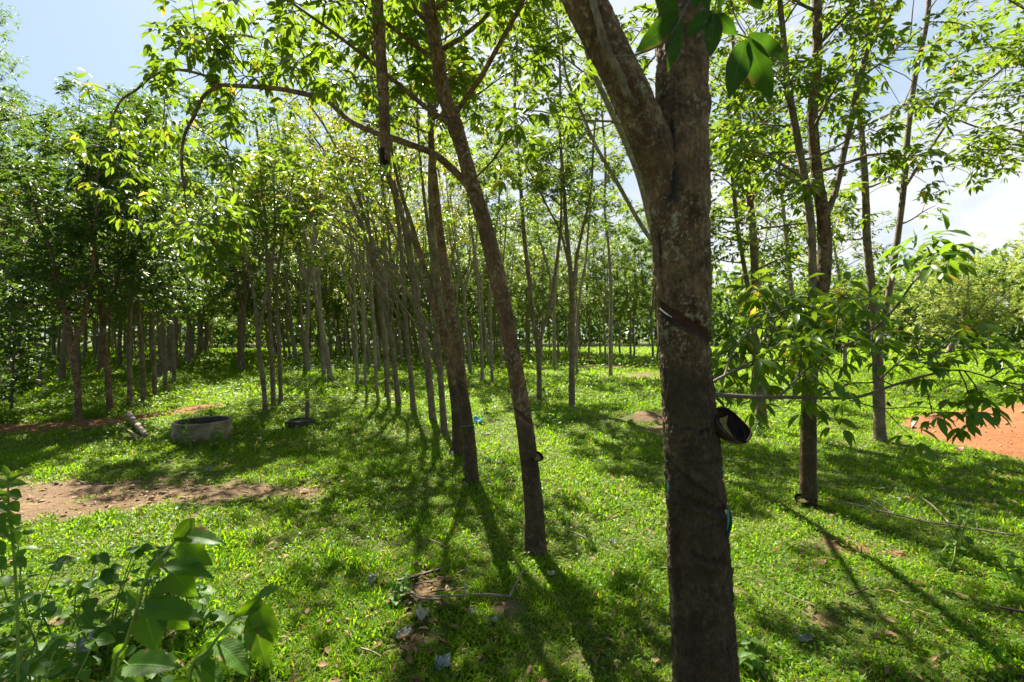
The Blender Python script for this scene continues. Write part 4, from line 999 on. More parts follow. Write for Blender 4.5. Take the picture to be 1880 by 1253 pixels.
# ------------------------------------------------------------------ plantation fill: variants, then copies
def make_variant(kind, seed):
    rs = np.random.RandomState(seed); T = Tree(seed + 900)
    root = empty('rubber_tree', (0, 0, 0))
    fork = {'dense': rs.uniform(2.5, 3.3), 'airy': rs.uniform(3.0, 4.2), 'far': rs.uniform(2.6, 3.6)}[kind]
    H = 9.5
    lean = rs.uniform(-.02, .02, 2)
    b = np.array([0, 0, -.15]); f_ = np.array([lean[0] * fork, lean[1] * fork, fork])
    r0 = rs.uniform(.062, .082)
    p_, r_ = catmull([b, b + (f_ - b) * .35 + rs.normal(0, .03, 3) * (1, 1, 0), b + (f_ - b) * .7 + rs.normal(0, .03, 3) * (1, 1, 0), f_], [r0 * 1.25, r0, r0 * .92, r0 * .9], 4)
    T.tb.add(p_, r_, 8)
    ns = rs.randint(2, 4) if kind != 'airy' else rs.randint(3, 5)
    az = rs.uniform(0, 6.28)
    for k in range(ns):
        az += 2 * pi / ns + rs.uniform(-.4, .4); sp_ = rs.uniform(.5, 1.3)
        top = f_ + np.array([cos(az) * sp_, sin(az) * sp_, (H - fork) * rs.uniform(.8, 1.0)])
        mid1 = f_ + (top - f_) * .3 + np.array([cos(az), sin(az), 0]) * .18; mid2 = f_ + (top - f_) * .65 + rs.normal(0, .1, 3)
        p2, r2 = catmull([f_ - (0, 0, .08), mid1, mid2, top], [r0 * .72, r0 * .55, r0 * .36, r0 * .1], 4)
        T.tb.add(p2, r2, 6)
        if kind == 'dense': T.crown_on(p2, r2, .03, 1, 11, 1.7, up0=.05, up1=.9, lk=.4, twn=6, wh=3, twig_geo=False, segs=4)
        elif kind == 'airy': T.crown_on(p2, r2, .30, 1, 8, 1.4, up0=.3, up1=1.0, lk=.3, twn=6, wh=2, twig_geo=False, segs=4)
        else: T.crown_on(p2, r2, .0, 1, 10, 1.9, up0=.1, up1=.8, lk=.4, twn=5, wh=3, twl=.6, twig_geo=False, segs=3)
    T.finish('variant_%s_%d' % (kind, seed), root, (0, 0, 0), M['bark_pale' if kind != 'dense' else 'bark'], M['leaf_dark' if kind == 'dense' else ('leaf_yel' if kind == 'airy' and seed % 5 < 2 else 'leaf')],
             nl=5 if kind == 'far' else 6, leaf=(.118 if kind == 'dense' else .10) if kind != 'far' else .17)
    return root
kinds = {'dense': [make_variant('dense', s) for s in range(5)], 'airy': [make_variant('airy', 20 + s) for s in range(5)], 'far': [make_variant('far', 40 + s) for s in range(5)]}
used = set()
def place(proto, loc, rot, scl, label, group):
    if proto.name not in used:
        used.add(proto.name); r = proto
    else:
        r = proto.copy(); COL.objects.link(r)
        for ch in proto.children:
            c = ch.copy(); COL.objects.link(c); c.parent = r
    r.location = loc; r.rotation_euler = rot; r.scale = scl
    tag(r, label, 'tree', group)
    return r

rs = np.random.RandomState(5)
ROT = radians(31)
expl = [G(*b) for b in [(985, 1015), (868, 890), (842, 838), (817, 800), (796, 775), (760, 755), (733, 745), (711, 730), (692, 722), (671, 714), (656, 708), (885, 702), (904, 708), (990, 740), (1050, 748), (1018, 682), (1121, 692), (1060, 690), (1268, 856),
        (1485, 926), (1616, 810), (1400, 786), (1462, 700), (1552, 690)] + [l[1] for l in lef]]
cand = []
for v0 in np.arange(-29.7, 26, 2.72):
    for u0 in np.arange(4, 62, 2.15):
        v = v0 + rs.normal(0, .12) + (-.15 if v0 > 0 else 0); u = u0 + rs.normal(0, .2)
        x = -u * sin(ROT) + v * cos(ROT); y = u * cos(ROT) + v * sin(ROT)
        if y < 9: continue
        px = CX + F * x / y; py = HY + CAMZ * F / y
        if px < -190 or px > 1720: continue
        if v < 0 and -1.4 < v < .2: continue
        if px < 660 and y < 12.2: continue
        if 330 < px < 480 and y < 17: continue                # sightline down the alley
        if 660 <= px < 960 and y < 17.5: continue
        if px >= 960 and y < (27 if px < 1240 else 24): continue
        if px > 1240 and y < 32 and rs.rand() < .15: continue
        if px > 1560 and y < 44: continue
        if y > 46 and rs.rand() < .35: continue
        if min(np.hypot(x - e[0], y - e[1]) for e in expl) < 1.2: continue
        cand.append((y, x, px, v))
cand.sort()
cand = cand[:292]
cnt = {}
for y, x, px, v in cand:
    if px < 470: kind = 'dense' if y < 24 else 'far'
    else: kind = 'airy' if y < 26 else 'far'
    pr_ = kinds[kind][rs.randint(5)]
    H = rs.uniform(8.6, 11.0)
    if px < 430:
        H = min(H, (1.6 + (.535 if px > 60 else .6) * y) * rs.uniform(.93, 1.04))
    elif px > 960: H = rs.uniform(7.5, 10)
    s = H / 9.5; sx = s ** .5 * rs.uniform(.9, 1.1)
    lean = radians(rs.uniform(-2, 3)) if (px < 470 or px > 960) else radians(rs.uniform(-9, -2))
    if px < 470: lab, grp = ('rubber tree in the dark dense rows behind the dirt track, left of the alley' if y < 24 else 'distant rubber tree far down the shaded rows left of the alley'), 'plantation rows left of the alley'
    elif px < 960: lab, grp = ('slender pale rubber tree in the central rows, behind the front row' if y < 26 else 'distant slender rubber tree at the far end of the central rows'), 'plantation rows in the centre'
    else: lab, grp = 'distant rubber tree of the wood edge beyond the sunny clearing', 'wood edge beyond the clearing'
    place(pr_, (x, y, hz1(x, y)), (radians(rs.uniform(-2, 2)), lean, rs.uniform(0, 6.28) if abs(lean) < .06 else rs.uniform(-.6, .6)), (sx, sx, s), lab, grp)
    cnt[kind] = cnt.get(kind, 0) + 1
print('fill trees', len(cand), cnt, 'max d', cand[-1][0])
for ks in kinds.values():
    for k in ks:
        if k.name not in used:
            for ch in list(k.children): bpy.data.objects.remove(ch)
            bpy.data.objects.remove(k)

# big bluish-green tree whose crown edge enters at the top left
rt, ol = rootat('broad_tree', -115, 745, 'tall tree whose feathery bluish crown fills the top left corner', 'tree')
T = Tree(91)
p_, r_ = catmull([ol - (0, 0, .1), ol + np.array([.1, 0, 3]), ol + np.array([0, 0, 6]), ol + np.array([.3, 0, 9.5])], [.16, .13, .1, .04], 6)
T.tb.add(p_, r_, 10); T.crown_on(p_, r_, .35, 1, 34, 2.4, up0=0, up1=.9, lk=.5, twn=9, wh=2)
T.finish('lefttall', rt, ol, M['bark'], M['far_leaf'], leaf=.12, aspect=.3)

# leafy saplings in the undergrowth
rs = np.random.RandomState(66)
for k, (px, d, h) in enumerate([(20, 9.4, 2.2), (-30, 8.4, 2.6)]):
    x = (px - CX) * d / F; z = hz1(x, d); rt = empty('sapling', (x, d, z)); T = Tree(700 + k)
    tag(rt, 'dark leafy bush standing among the grey trunks of the row' if px > 500 else ('low leafy bush beside the shaded alley' if px > 300 else 'young leafy tree at the shaded left edge'), 'sapling', 'young trees under the plantation rows')
    p_, r_ = catmull([(x, d, z - .05), (x + .05, d, z + h * .5), (x + rs.normal(0, .1), d, z + h)], [.03, .022, .008], 5)
    T.tb.add(p_, r_, 6); T.crown_on(p_, r_, .12, 1, 16, h * .42, up0=.1, up1=.9, twn=5, wh=2, twl=.3, twig_geo=False, segs=4)
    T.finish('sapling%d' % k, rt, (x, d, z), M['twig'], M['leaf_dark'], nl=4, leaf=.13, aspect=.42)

# rounded bushy trees on the far right
def bushy(label, px, py, H, W, seed, lean=0):
    rt, o = rootat('broad_tree', px, py, label, 'tree', 'broad trees at the far right'); T = Tree(seed); rs2 = T.rs
    T.tb.add(*catmull([o - (0, 0, .1), o + np.array([lean * .5, 0, H * .10]), o + np.array([lean, 0, H * .22])], [.24, .17, .15], 5), 9)
    f = o + np.array([lean, 0, H * .21])
    for k in range(10):
        a = k * 2.4; e = .25 + .12 * k
        top = f + np.array([cos(a) * cos(e) * W, sin(a) * cos(e) * W, sin(e) * H * .78])
        pp, rr2 = catmull([f, f + (top - f) * .45 + np.array([0, 0, -.1 * H * (1 - k / 12)]) + rs2.normal(0, .2, 3), top], [.12, .07, .02], 5)
        T.tb.add(pp, rr2, 6); T.crown_on(pp, rr2, .2, 1, 13, H * .26, up0=-.2, up1=.8, twn=8, wh=2, twl=.7, twig_geo=False, segs=4)
    T.finish('bushy%d' % seed, rt, o, M['bark_pale'], M['bush_leaf'], leaf=.20, nl=5, aspect=.42, keep=.6)
bushy('broad round crowned tree with a leaning pale trunk at the right edge', 1738, 654, 8.6, 4.2, 95, lean=.9)
bushy('second broad pale green tree, cut off by the right edge', 1960, 656, 10.0, 4.6, 96)
bushy('smaller rounded tree standing left of the broad one, further off', 1660, 641, 8.0, 4.0, 97)

# far wood as one mass
rs = np.random.RandomState(8)
n = 52000
ang = rs.uniform(radians(-58), radians(58), n); dd = rs.uniform(66, 96, n)
h = rs.rand(n) ** .8
top = 9.5 + 2.6 * vnoise(np.stack([ang * 22, dd * .12, ang * 0], 1), 7) + 1.2 * vnoise(np.stack([ang * 70, dd * .3, ang * 0], 1), 8)
x = dd * np.sin(ang); y = dd * np.cos(ang); z = hz(x, y) + .3 + h * top
O = np.stack([x, y, z], 1); D = rs.normal(0, 1, (n, 3)); D[:, 2] -= .5; Nn = rs.normal(0, .6, (n, 3)) + (0, 0, 1)
L = rs.uniform(.6, 1.3, n)
me = leaf_mesh('distant_wood', O, D, Nn, L, L * .6, T_FAR, M['far_leaf'])
tag(mobj('distant_wood', me), 'far off wood closing the view behind the clearing and the rows', 'wood', None, 'stuff')

# ------------------------------------------------------------------ grass
rs = np.random.RandomState(3)
def grass_zone(d0, d1, dens, l0, l1, wf, side=1.4, upright=.8):
    area = 1.125 * side * (d1 ** 2 - d0 ** 2) ; n = int(area * dens)
    d = np.sqrt(rs.uniform(d0 ** 2, d1 ** 2, n)); x = rs.uniform(-1, 1, n) * (1.125 * side * d + .7); y = d
    dmk = dirt_mask(x, y); patch = fbm2(x, y, 1.1, 3, 61); p2 = fbm2(x, y, 5, 2, 67)
    keep = rs.rand(n) < np.clip(1.05 - dmk * 1.12 + .25 * patch + .8 * smooth(.15, .5, p2) * (dmk > .3), .09, 1)
    keep &= mound_r(x, y) > 1.0
    x, y, dmk, patch, p2 = x[keep], y[keep], dmk[keep], patch[keep], p2[keep]; n = len(x)
    L = rs.uniform(l0, l1, n) * np.clip(.9 + .5 * patch + .6 * p2, .5, 1.5) * (1 - .35 * dmk)
    a = rs.uniform(0, 2 * pi, n); e = rs.normal(upright, .33, n)
    D = np.stack([np.cos(a) * np.cos(e), np.sin(a) * np.cos(e), np.abs(np.sin(e)) + .05], 1)
    Nn = np.stack([-np.cos(a) * .9, -np.sin(a) * .9, np.full(n, .9)], 1) + rs.normal(0, .25, (n, 3))
    O = np.stack([x, y, hz(x, y) - .004], 1)
    return O, D, Nn, L, L * wf * rs.uniform(.7, 1.4, n)
Z = [grass_zone(0.9, 3.4, 7600, .032, .076, .13), grass_zone(3.4, 6.5, 3700, .036, .080, .145), grass_zone(6.5, 12, 1150, .05, .10, .17), grass_zone(12, 24, 230, .09, .18, .22), grass_zone(24, 55, 34, .16, .34, .32)]
O, D, Nn, L, W = (np.concatenate([z_[k] for z_ in Z]) for k in range(5))
tv = T_BLADE
me = leaf_mesh('grass', O, D, Nn, L, W, tv, M['grass'])
tag(mobj('grass', me), 'short bright green grass covering the ground between the trees', 'grass', None, 'stuff')
print('blades', len(O))
# small round-leaved ground cover
def cover(d0, d1, dens, l, h, side=1.2, f=None):
    area = 1.125 * side * (d1 ** 2 - d0 ** 2); n = int(area * dens)
    d = np.sqrt(rs.uniform(d0 ** 2, d1 ** 2, n)); x = rs.uniform(-1, 1, n) * (1.125 * side * d + .2); y = d
    patch = fbm2(x, y, .9, 3, 83); k = (patch > -.15) & (dirt_mask(x, y) < .5) & (mound_r(x, y) > 1.05)
    if f is not None: k &= f(x, y, patch)
    x, y = x[k], y[k]; n = len(x)
    O = np.stack([x, y, hz(x, y) + rs.uniform(.2, 1, n) * h], 1); a = rs.uniform(0, 6.28, n)
    D = np.stack([np.cos(a), np.sin(a), rs.uniform(-.2, .5, n)], 1); Nn = rs.normal(0, .4, (n, 3)) + (0, 0, 1); L = rs.uniform(.6, 1.4, n) * l
    return O, D, Nn, L, L * .62
def herbs(npts, region, lsize, hgt, nleaf, rad):
    x, y = region(npts); n = len(x)
    O = []; hh = hgt * rs.uniform(.4, 1.3, n)
    xx = np.repeat(x, nleaf) + rs.normal(0, rad, n * nleaf); yy = np.repeat(y, nleaf) + rs.normal(0, rad, n * nleaf); zz = hz(xx, yy) + np.repeat(hh, nleaf) * rs.uniform(.1, 1, n * nleaf)
    a = rs.uniform(0, 6.28, n * nleaf); D = np.stack([np.cos(a), np.sin(a), rs.uniform(-.6, .5, n * nleaf)], 1)
    Nn = rs.normal(0, .4, (n * nleaf, 3)) + (0, 0, 1); L = lsize * rs.uniform(.6, 1.4, n * nleaf)
    return np.stack([xx, yy, zz], 1), D, Nn, L, L * .55
def reg_px(px0, px1, d0, d1, thr=-.1):
    def f(n):
        d = np.sqrt(rs.uniform(d0 ** 2, d1 ** 2, n)); px = rs.uniform(px0, px1, n); x = (px - CX) * d / F
        k = (fbm2(x, d, .7, 3, 93) > thr) & (dirt_mask(x, d) < .4); return x[k], d[k]
    return f
Z = [cover(1.3, 4, 900, .024, .05), cover(4, 9, 320, .036, .06), cover(9, 20, 90, .065, .12), cover(20, 40, 14, .16, .3)]
Z += [herbs(1700, reg_px(-80, 700, 9.5, 30, -.1), .085, .26, 14, .15), herbs(800, reg_px(-80, 480, 6.6, 9.5, .05), .055, .14, 12, .1), herbs(260, reg_px(980, 1210, 8, 13, .0), .06, .2, 16, .1),
      herbs(420, reg_px(1300, 1720, 8, 16, .0), .07, .22, 16, .14), herbs(700, reg_px(640, 1240, 22, 42, .0), .16, .5, 12, .3), herbs(300, reg_px(560, 960, 5, 12, .25), .045, .1, 14, .1)]
O, D, Nn, L, W = (np.concatenate([z_[k] for z_ in Z]) for k in range(5))
me = leaf_mesh('undergrowth', O, D, Nn, L, W, T_FAR, M['herb'])
tag(mobj('undergrowth', me), 'low leafy herbs growing through the grass and under the dark left rows', 'undergrowth', None, 'stuff')
# fallen leaves
n = 4200
d = np.sqrt(rs.uniform(1.3 ** 2, 7.5 ** 2, n)); x = rs.uniform(-1, 1, n) * 1.3 * d
k = (dirt_mask(x, d) + .35 * rs.rand(n) + .7 * fbm2(x, d, 1.5, 2, 5)) > .27; x, d = x[k], d[k]; n = len(x)
xe = np.concatenate([G(790, 1075)[0] + rs.normal(0, .13, 50), G(770, 1130)[0] + rs.normal(0, .11, 30), G(760, 1175)[0] + rs.normal(0, .1, 25)]); de = np.concatenate([gd(1075) + rs.normal(0, .12, 50), gd(1130) + rs.normal(0, .1, 30), gd(1175) + rs.normal(0, .09, 25)])
x = np.concatenate([x, xe]); d = np.concatenate([d, de]); n = len(x)
O = np.stack([x, d, hz(x, d) + .012 + .02 * rs.rand(n)], 1); a = rs.uniform(0, 6.28, n)
me = leaf_mesh('fallen_leaves', O, np.stack([np.cos(a), np.sin(a), rs.uniform(-.2, .3, n)], 1), rs.normal(0, .35, (n, 3)) + (0, 0, 1), rs.uniform(.03, .085, n), rs.uniform(.012, .03, n), T_NEAR, M['deadleaf'])
tag(mobj('fallen_leaves', me), 'dry brown leaves scattered on the grass and bare soil', 'leaf litter', None, 'stuff')
# clods and pebbles on bare soil
def clods(n, sampler, s0, s1):
    ico = np.array([[0, 0, 1], [.9, 0, .3], [.28, .86, .3], [-.73, .53, .3], [-.73, -.53, .3], [.28, -.86, .3], [.73, .53, -.4], [-.28, .86, -.4], [-.9, 0, -.4], [-.28, -.86, -.4], [.73, -.53, -.4]])
    tri = np.array([[0, 1, 2], [0, 2, 3], [0, 3, 4], [0, 4, 5], [0, 5, 1], [1, 6, 2], [2, 6, 7], [2, 7, 3], [3, 7, 8], [3, 8, 4], [4, 8, 9], [4, 9, 5], [5, 9, 10], [5, 10, 1], [1, 10, 6]])
    C_ = sampler(n); n = len(C_); s = rs.uniform(0, 1, n) ** 3 * (s1 - s0) + s0
    V = C_[:, None] + ico[None] * s[:, None, None] * rs.uniform(.6, 1.3, (n, 11, 1)) * np.array([1, 1, .65])
    return V.reshape(-1, 3), (tri[None] + (np.arange(n) * 11)[:, None, None]).reshape(-1, 3)
def samp(n):
    o = []
    for pl, wd_ in ((PATHL, .5), (PATCH, .5)):
        pl = np.array(pl); m = n // 2; t = rs.uniform(0, len(pl) - 1.001, m); i = t.astype(int); u = (t - i)[:, None]
        c = pl[i] * (1 - u) + pl[i + 1] * u; c[:, :2] += rs.normal(0, wd_ * .5, (m, 2)); o.append(c)
    c = np.vstack(o); k = dirt_mask(c[:, 0], c[:, 1]) > .5; c = c[k]; c[:, 2] = hz(c[:, 0], c[:, 1]) + .012; return c
V, Tt = clods(900, samp, .006, .032)
me = mesh_np('soil_clods', V, None, Tt, M['dirt']); tag(mobj('soil_clods', me), 'crumbly brown soil clods lying on the bare earth patches', 'soil', None, 'stuff')
def samp2(n):
    a = rs.uniform(0, 6.28, n); r = np.sqrt(rs.rand(n)) * .95; x = MOUND[0] + MOUND[2] * r * np.cos(a); y = MOUND[1] + MOUND[3] * r * np.sin(a)
    z = hz(x, y) + MOUND[4] * smooth(1.02, .25, r + .12 * fbm2(x, y, 1.2, 3, 71)) + 0.09 * smooth(1.02, .25, r) * fbm2(x, y, 1.7, 4, 73) + .03
    return np.stack([x, y, z], 1)
M['redclod'] = plain_mat('red_clod', (0.27, 0.10, 0.04), (0.48, 0.22, 0.09), 9, 0.95, 0.8, 0.02)
V, Tt = clods(900, samp2, .008, .06)
me = mesh_np('mound_clods', V, None, Tt, M['redclod']); tag(mobj('mound_clods', me), 'orange clods scattered over the red dirt mound', 'soil', None, 'stuff')

# ------------------------------------------------------------------ latex cups
def cup(c, nrm, R, label, parent_wire_to=None, latex='strip', up=None):
    """hemispherical latex cup, nrm = direction its opening faces"""
    c = np.asarray(c, float); nrm = norm(np.asarray(nrm, float)); a = norm(np.cross(nrm, [0, 0, 1.0])); b = np.cross(nrm, a)
    root = empty('latex_cup', tuple(c)); tag(root, label, 'latex cup')
    nu, nv = 40, 12
    def shell(R1, dep, lip):
        V = []
        for i in range(nv + 1):
            f = i / nv * pi / 2
            r = R1 * sin(f) ** .8; h = -dep * cos(f)
            for j in range(nu):
                t = j / nu * 2 * pi
                rr3 = r * (1 + .012 * sin(5 * t)); rr3 += lip * max(0, cos(t - pi + .5)) ** 10 * (f / (pi / 2)) ** 3
                V.append(a * rr3 * cos(t) + b * rr3 * sin(t) + nrm * h)
        return np.array(V)
    def quads(off_, flip=False):
        i = np.arange(nv)[:, None] * nu + np.arange(nu)[None]; j = np.arange(nv)[:, None] * nu + (np.arange(nu)[None] + 1) % nu
        q_ = np.stack([i, j, j + nu, i + nu], -1).reshape(-1, 4) + off_
        return q_
    Vo = shell(R, R * .75, R * .22); Vi = shell(R * .93, R * .68, R * .2) + nrm * .001
    k = np.arange(nu); m0 = nv * nu; rim = np.stack([m0 + k, m0 + (k + 1) % nu, m0 + (k + 1) % nu + len(Vo), m0 + k + len(Vo)], 1)
    me = mesh_np('bowl', np.vstack([Vo, Vi]), np.vstack([quads(0), quads(len(Vo)), rim]), None, [M['cup_out'], M['cup']], True)
    mi = np.zeros(len(me.polygons), np.int32); mi[nv * nu:] = 1; me.polygons.foreach_set('material_index', mi)
    mobj('bowl', me, root)
    if latex == 'strip':
        # dried yellow strip stuck across the inside
        s_ = np.linspace(-.62, .72, 12); V = []
        for s1 in s_:
            for w_ in (-.5, 0, .5):
                wd = .42 * (1 - .7 * ((s1 + .62) / 1.34)) * (1 + .2 * sin(s1 * 9))
                u_ = .30 + w_ * wd - .12 * s1; v_ = s1 * .85 - .05
                pxy = a * (-u_) * R + b * (v_) * R
                rho = min(.9, math.hypot(u_, v_)); h = -R * .68 * math.sqrt(max(0, 1 - (rho / .93) ** 2)) + R * .05
                V.append(pxy + nrm * h)
        q_ = np.array([[i * 3 + j, i * 3 + j + 1, i * 3 + j + 4, i * 3 + j + 3] for i in range(11) for j in range(2)])
        mobj('latex', mesh_np('latex', np.array(V), q_, None, M['latex'], True), root)
    else:
        t = np.arange(24) / 24 * 2 * pi; r = R * .72
        V = [a * r * cos(q_) * (1 + .1 * sin(3 * q_)) + b * r * sin(q_) - nrm * R * .36 for q_ in t] + [-nrm * R * .36]
        mobj('latex', mesh_np('latex', np.array(V), None, np.array([[i, (i + 1) % 24, 24] for i in range(24)]), M['latex_white' if latex == 'white' else 'latex'], True), root)
    if parent_wire_to is not None:
        tb = Tubes(); pw_ = np.asarray(parent_wire_to, float) - c
        tb.add(catmull([pw_, pw_ * .5 + np.array([0, 0, -.02]), -nrm * R * .3 + norm(pw_) * R * .7], [.002] * 3, 5)[0], .002, 5)
        t = np.linspace(0, 2 * pi, 30); tb.add(np.array([a * R * .95 * cos(q_) + b * R * .95 * sin(q_) - nrm * R * .22 for q_ in t]), .0018, 5)
        mobj('wire', tb.mesh('wire', M['wire']), root)
    return root
cup(P(1345, 779, 1.80), (.45, -.62, .64), .083, 'large black cup with a yellow strip of latex, beside the big trunk', P(1308, 790, 1.86))
cup(P(986, 838, dT2 - .05), (.15, -.75, .75), .042, 'small black cup halfway up the leaning middle trunk', P(972, 842, dT2), 'yellow')
cup(P(853, 887, d3 - .06), (-.5, -.6, .6), .055, 'black cup at the foot of the second trunk of the row', P(862, 884, d3), 'white')
cup(P(1471, 915, gd(926) - .05), (-.2, -.5, .85), .055, 'cup of yellow latex lying at the foot of the right hand tree', P(1480, 905, gd(926)), 'yellow')
cup(P(829, 829, d4 - .05), (-.6, -.6, .5), .045, 'black cup low on the third trunk of the row', P(838, 830, d4), 'white')
cup(P(740, 706, gd(745)), (.6, -.6, .5), .045, 'tiny cup on the right side of a thin trunk deep in the row', P(734, 706, gd(745)), 'yellow')
cup(P(998, 716, gd(740)), (.6, -.6, .5), .045, 'tiny cup on the short dark trunk that forks low', P(991, 716, gd(740)), 'yellow')
cup(P(1633, 741, gd(810)), (.6, -.6, .5), .045, 'tiny cup on the slim trunk before the red mound', P(1624, 741, gd(810)), 'yellow')
cup(P(718, 704, gd(730)), (.6, -.6, .5), .045, 'tiny dark cup on the slim dark trunk left of the knee high cup', P(712, 704, gd(730)), 'yellow')
# green ribbon and black wire on the big trunk
tb = Tubes(); tb.add(catmull([P(1332, 928, 1.78), P(1340, 945, 1.77), P(1341, 965, 1.77), P(1334, 985, 1.78)], [.006, .011, .011, .004], 5)[0], .007, 7)
mobj('wire_loop', tb.mesh('wire_loop', M['wire'], ob), big)
for rp, rr_ in (([P(1336, 935, 1.755), P(1338, 955, 1.75), P(1335, 975, 1.755)], [.003, .004, .002]), ([P(1226, 884, 1.76), P(1227, 895, 1.755), P(1225, 905, 1.76)], [.003, .004, .003]), ([P(1322, 856, 1.80), P(1328, 863, 1.79), P(1323, 866, 1.79)], [.003, .005, .002])):
    tb = Tubes(); tb.add(np.array(rp), rr_, 5); mobj('ribbon', tb.mesh('ribbon', M['string'], ob), big)

# ------------------------------------------------------------------ concrete well ring, small lid with post
def ringmesh(name, R, t, h, n=72, mat=None, slope=0.0, zz=0.0, seed=0):
    prof = [(R, -.1), (R * 1.01, h * .3), (R * 1.03, h * .5), (R, h * .55), (R * 1.01, h * .9), (R * 1.0, h), (R - t * .5, h + .006), (R - t, h - .004), (R - t, h * .3), (R - t, -.1)]
    a = np.arange(n) / n * 2 * pi; V = []
    for (r, z) in prof:
        nn = fbm(np.stack([np.cos(a) * 3, np.sin(a) * 3, np.full(n, z * 8)], 1), 3, seed)
        rr3 = r + .012 * nn; V.append(np.stack([rr3 * np.cos(a), rr3 * np.sin(a), z + .008 * nn + 0 * a], 1))
    m = len(prof); i = np.arange(m - 1)[:, None] * n + np.arange(n)[None]; j = np.arange(m - 1)[:, None] * n + (np.arange(n)[None] + 1) % n
    return mesh_np(name, np.vstack(V), np.stack([i, i + n, j + n, j], -1).reshape(-1, 4), None, mat, False)
g = G(372, 806); g[2] = hz1(g[0], g[1])
me = ringmesh('well_ring', .39, .045, .29, mat=M['concrete']); me.materials.append(M['darkrim']); mi = np.zeros(len(me.polygons), np.int32); mi[7 * 72:] = 1; me.polygons.foreach_set('material_index', mi); o = mobj('well_ring', me); o.location = g  # inner wall gets a darker colour: moss plus painted-in shade of the hollow
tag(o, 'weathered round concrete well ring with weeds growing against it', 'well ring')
g2 = G(551, 782); g2[2] = hz1(g2[0], g2[1])
well2 = empty('well_cover', tuple(g2)); tag(well2, 'small dark mossy concrete ring beside the clump of three trees', 'well cover')
mobj('rim', ringmesh('rim', .24, .05, .10, 48, M['darkrim'], seed=4), well2)
a = np.arange(40) / 40 * 2 * pi; V = np.vstack([np.stack([.2 * np.cos(a), .2 * np.sin(a), a * 0 + .07], 1), [[0, 0, .075]]])
mobj('lid', mesh_np('lid', V, None, np.array([[i, (i + 1) % 40, 40] for i in range(40)]), M['darkrim']), well2)
tb = Tubes(); pg = G(564, 776); tb.add(catmull([pg - (0, 0, .05), pg + np.array([0, 0, .2]), pg + np.array([.005, 0, .40])], [.04, .037, .036], 5)[0], .038, 10)
o = mobj('post', tb.mesh('post', M['bark'], pg)); o.location = pg; tag(o, 'short mossy post standing behind the small concrete ring', 'post')
for px, py, h, lab in [(1690, 652, .9, 'weathered post left of the leaning pale trunk in the right field'), (1816, 648, 1.4, 'thick pale post under the crown of the broad tree'), (1360, 664, 1.0, 'short post in the field seen right of the big trunk')]:
    pg = G(px, py); tb = Tubes(); tb.add(catmull([(0, 0, -.1), (0.02, 0, h * .5), (0.03, 0, h)], [.1, .09, .08], 5)[0], .09, 8)
    o = mobj('post', tb.mesh('post', M['bark_pale'])); o.location = (pg[0], pg[1], hz1(pg[0], pg[1])); tag(o, lab, 'post')

# ------------------------------------------------------------------ weeds
def weed(px, d, h, nleaf, lsize, seed, label, group=None, lean=(0, 0), mat='weed_leaf', name='weed', f0=.25, spread=.25, dz=(-.5, .35)):
    rs_ = np.random.RandomState(seed); x = (px - CX) * d / F; z0 = hz1(x, d); root = empty(name, (x, d, z0)); tag(root, label, 'weed', group)
    off = np.array(root.location); acc = new_acc(); tb = Tubes()
    for s in range(rs_.randint(2, 4)):
        a = rs_.uniform(0, 6.28); sp_ = spread * h
        tip = off + np.array([lean[0] + cos(a) * sp_, lean[1] + sin(a) * sp_, h * rs_.uniform(.7, 1.05)])
        pp, rr3 = catmull([off - (0, 0, .02), off + (tip - off) * .5 + rs_.normal(0, .03, 3), tip], [.005, .004, .002], 6); tb.add(pp, rr3, 5)
        for k in range(4):
            az = k * 1.6 + rs_.rand(); dr = norm(np.array([cos(az), sin(az), rs_.uniform(-.9, .3)])); L = lsize * rs_.uniform(.5, .9)
            big_leaf_up(acc, pp[-1], pp[-1] + dr * L, L * .8, rs_)
        for k in range(nleaf):
            f = f0 + (1 - f0) * (k + rs_.rand() * .5) / nleaf; i = int(f * (len(pp) - 1)); p0 = pp[min(i, len(pp) - 1)]
            az = k * 2.4 + rs_.uniform(-.4, .4); dr = np.array([cos(az), sin(az), rs_.uniform(*dz)]); dr = norm(dr); pl = lsize * .35
            p1 = p0 + dr * pl; tb.add(np.array([p0, p1]), [.0015, .001], 4, False)
            L = lsize * rs_.uniform(.65, 1.2) * (1.05 - .25 * f)
            # own orientation: facing up
            big_leaf_up(acc, p1, p1 + dr * L, L * .84, rs_)
    mobj('stem', tb.mesh('stem', M['green_stem'], off), root)
    acc_obj(acc, 'leaves', M[mat], root, off)
    return root
def big_leaf_up(acc, p0, p1, width, rs_):
    ax = p1 - p0; L = np.linalg.norm(ax); ax = ax / L
    nrm = np.array([0, 0, 1.0]) + rs_.normal(0, .3, 3); nrm = norm(nrm - ax * nrm.dot(ax)); sd_ = np.cross(nrm, ax)
    nu, nv = 9, 4; u = np.linspace(0, 1, nu); v = np.linspace(-1, 1, nv + 1); w_ = np.sin(pi * u ** .65) ** .8 ; w_ = np.nan_to_num(w_); w_[0] = .03; w_[-1] = .01
    w_ = w_ * (1 + .08 * ((np.arange(nu) % 2) - .5)); U, Vv = np.meshgrid(u, v, indexing='ij'); wv = w_[:, None] * width / 2
    z = .22 * np.abs(Vv) * wv - .22 * L * U ** 2
    pt = p0 + ax * (L * U)[..., None] + sd_ * (Vv * wv)[..., None] + nrm * z[..., None]
    i = np.arange(nu - 1)[:, None] * (nv + 1) + np.arange(nv)[None, :]
    acc['Q'].append(np.stack([i, i + nv + 1, i + nv + 2, i + 1], -1).reshape(-1, 4) + acc['n']); acc['V'].append(pt.reshape(-1, 3)); acc['A'].append(np.stack([U, Vv, U * 0], -1).reshape(-1, 3)); acc['n'] += nu * (nv + 1)

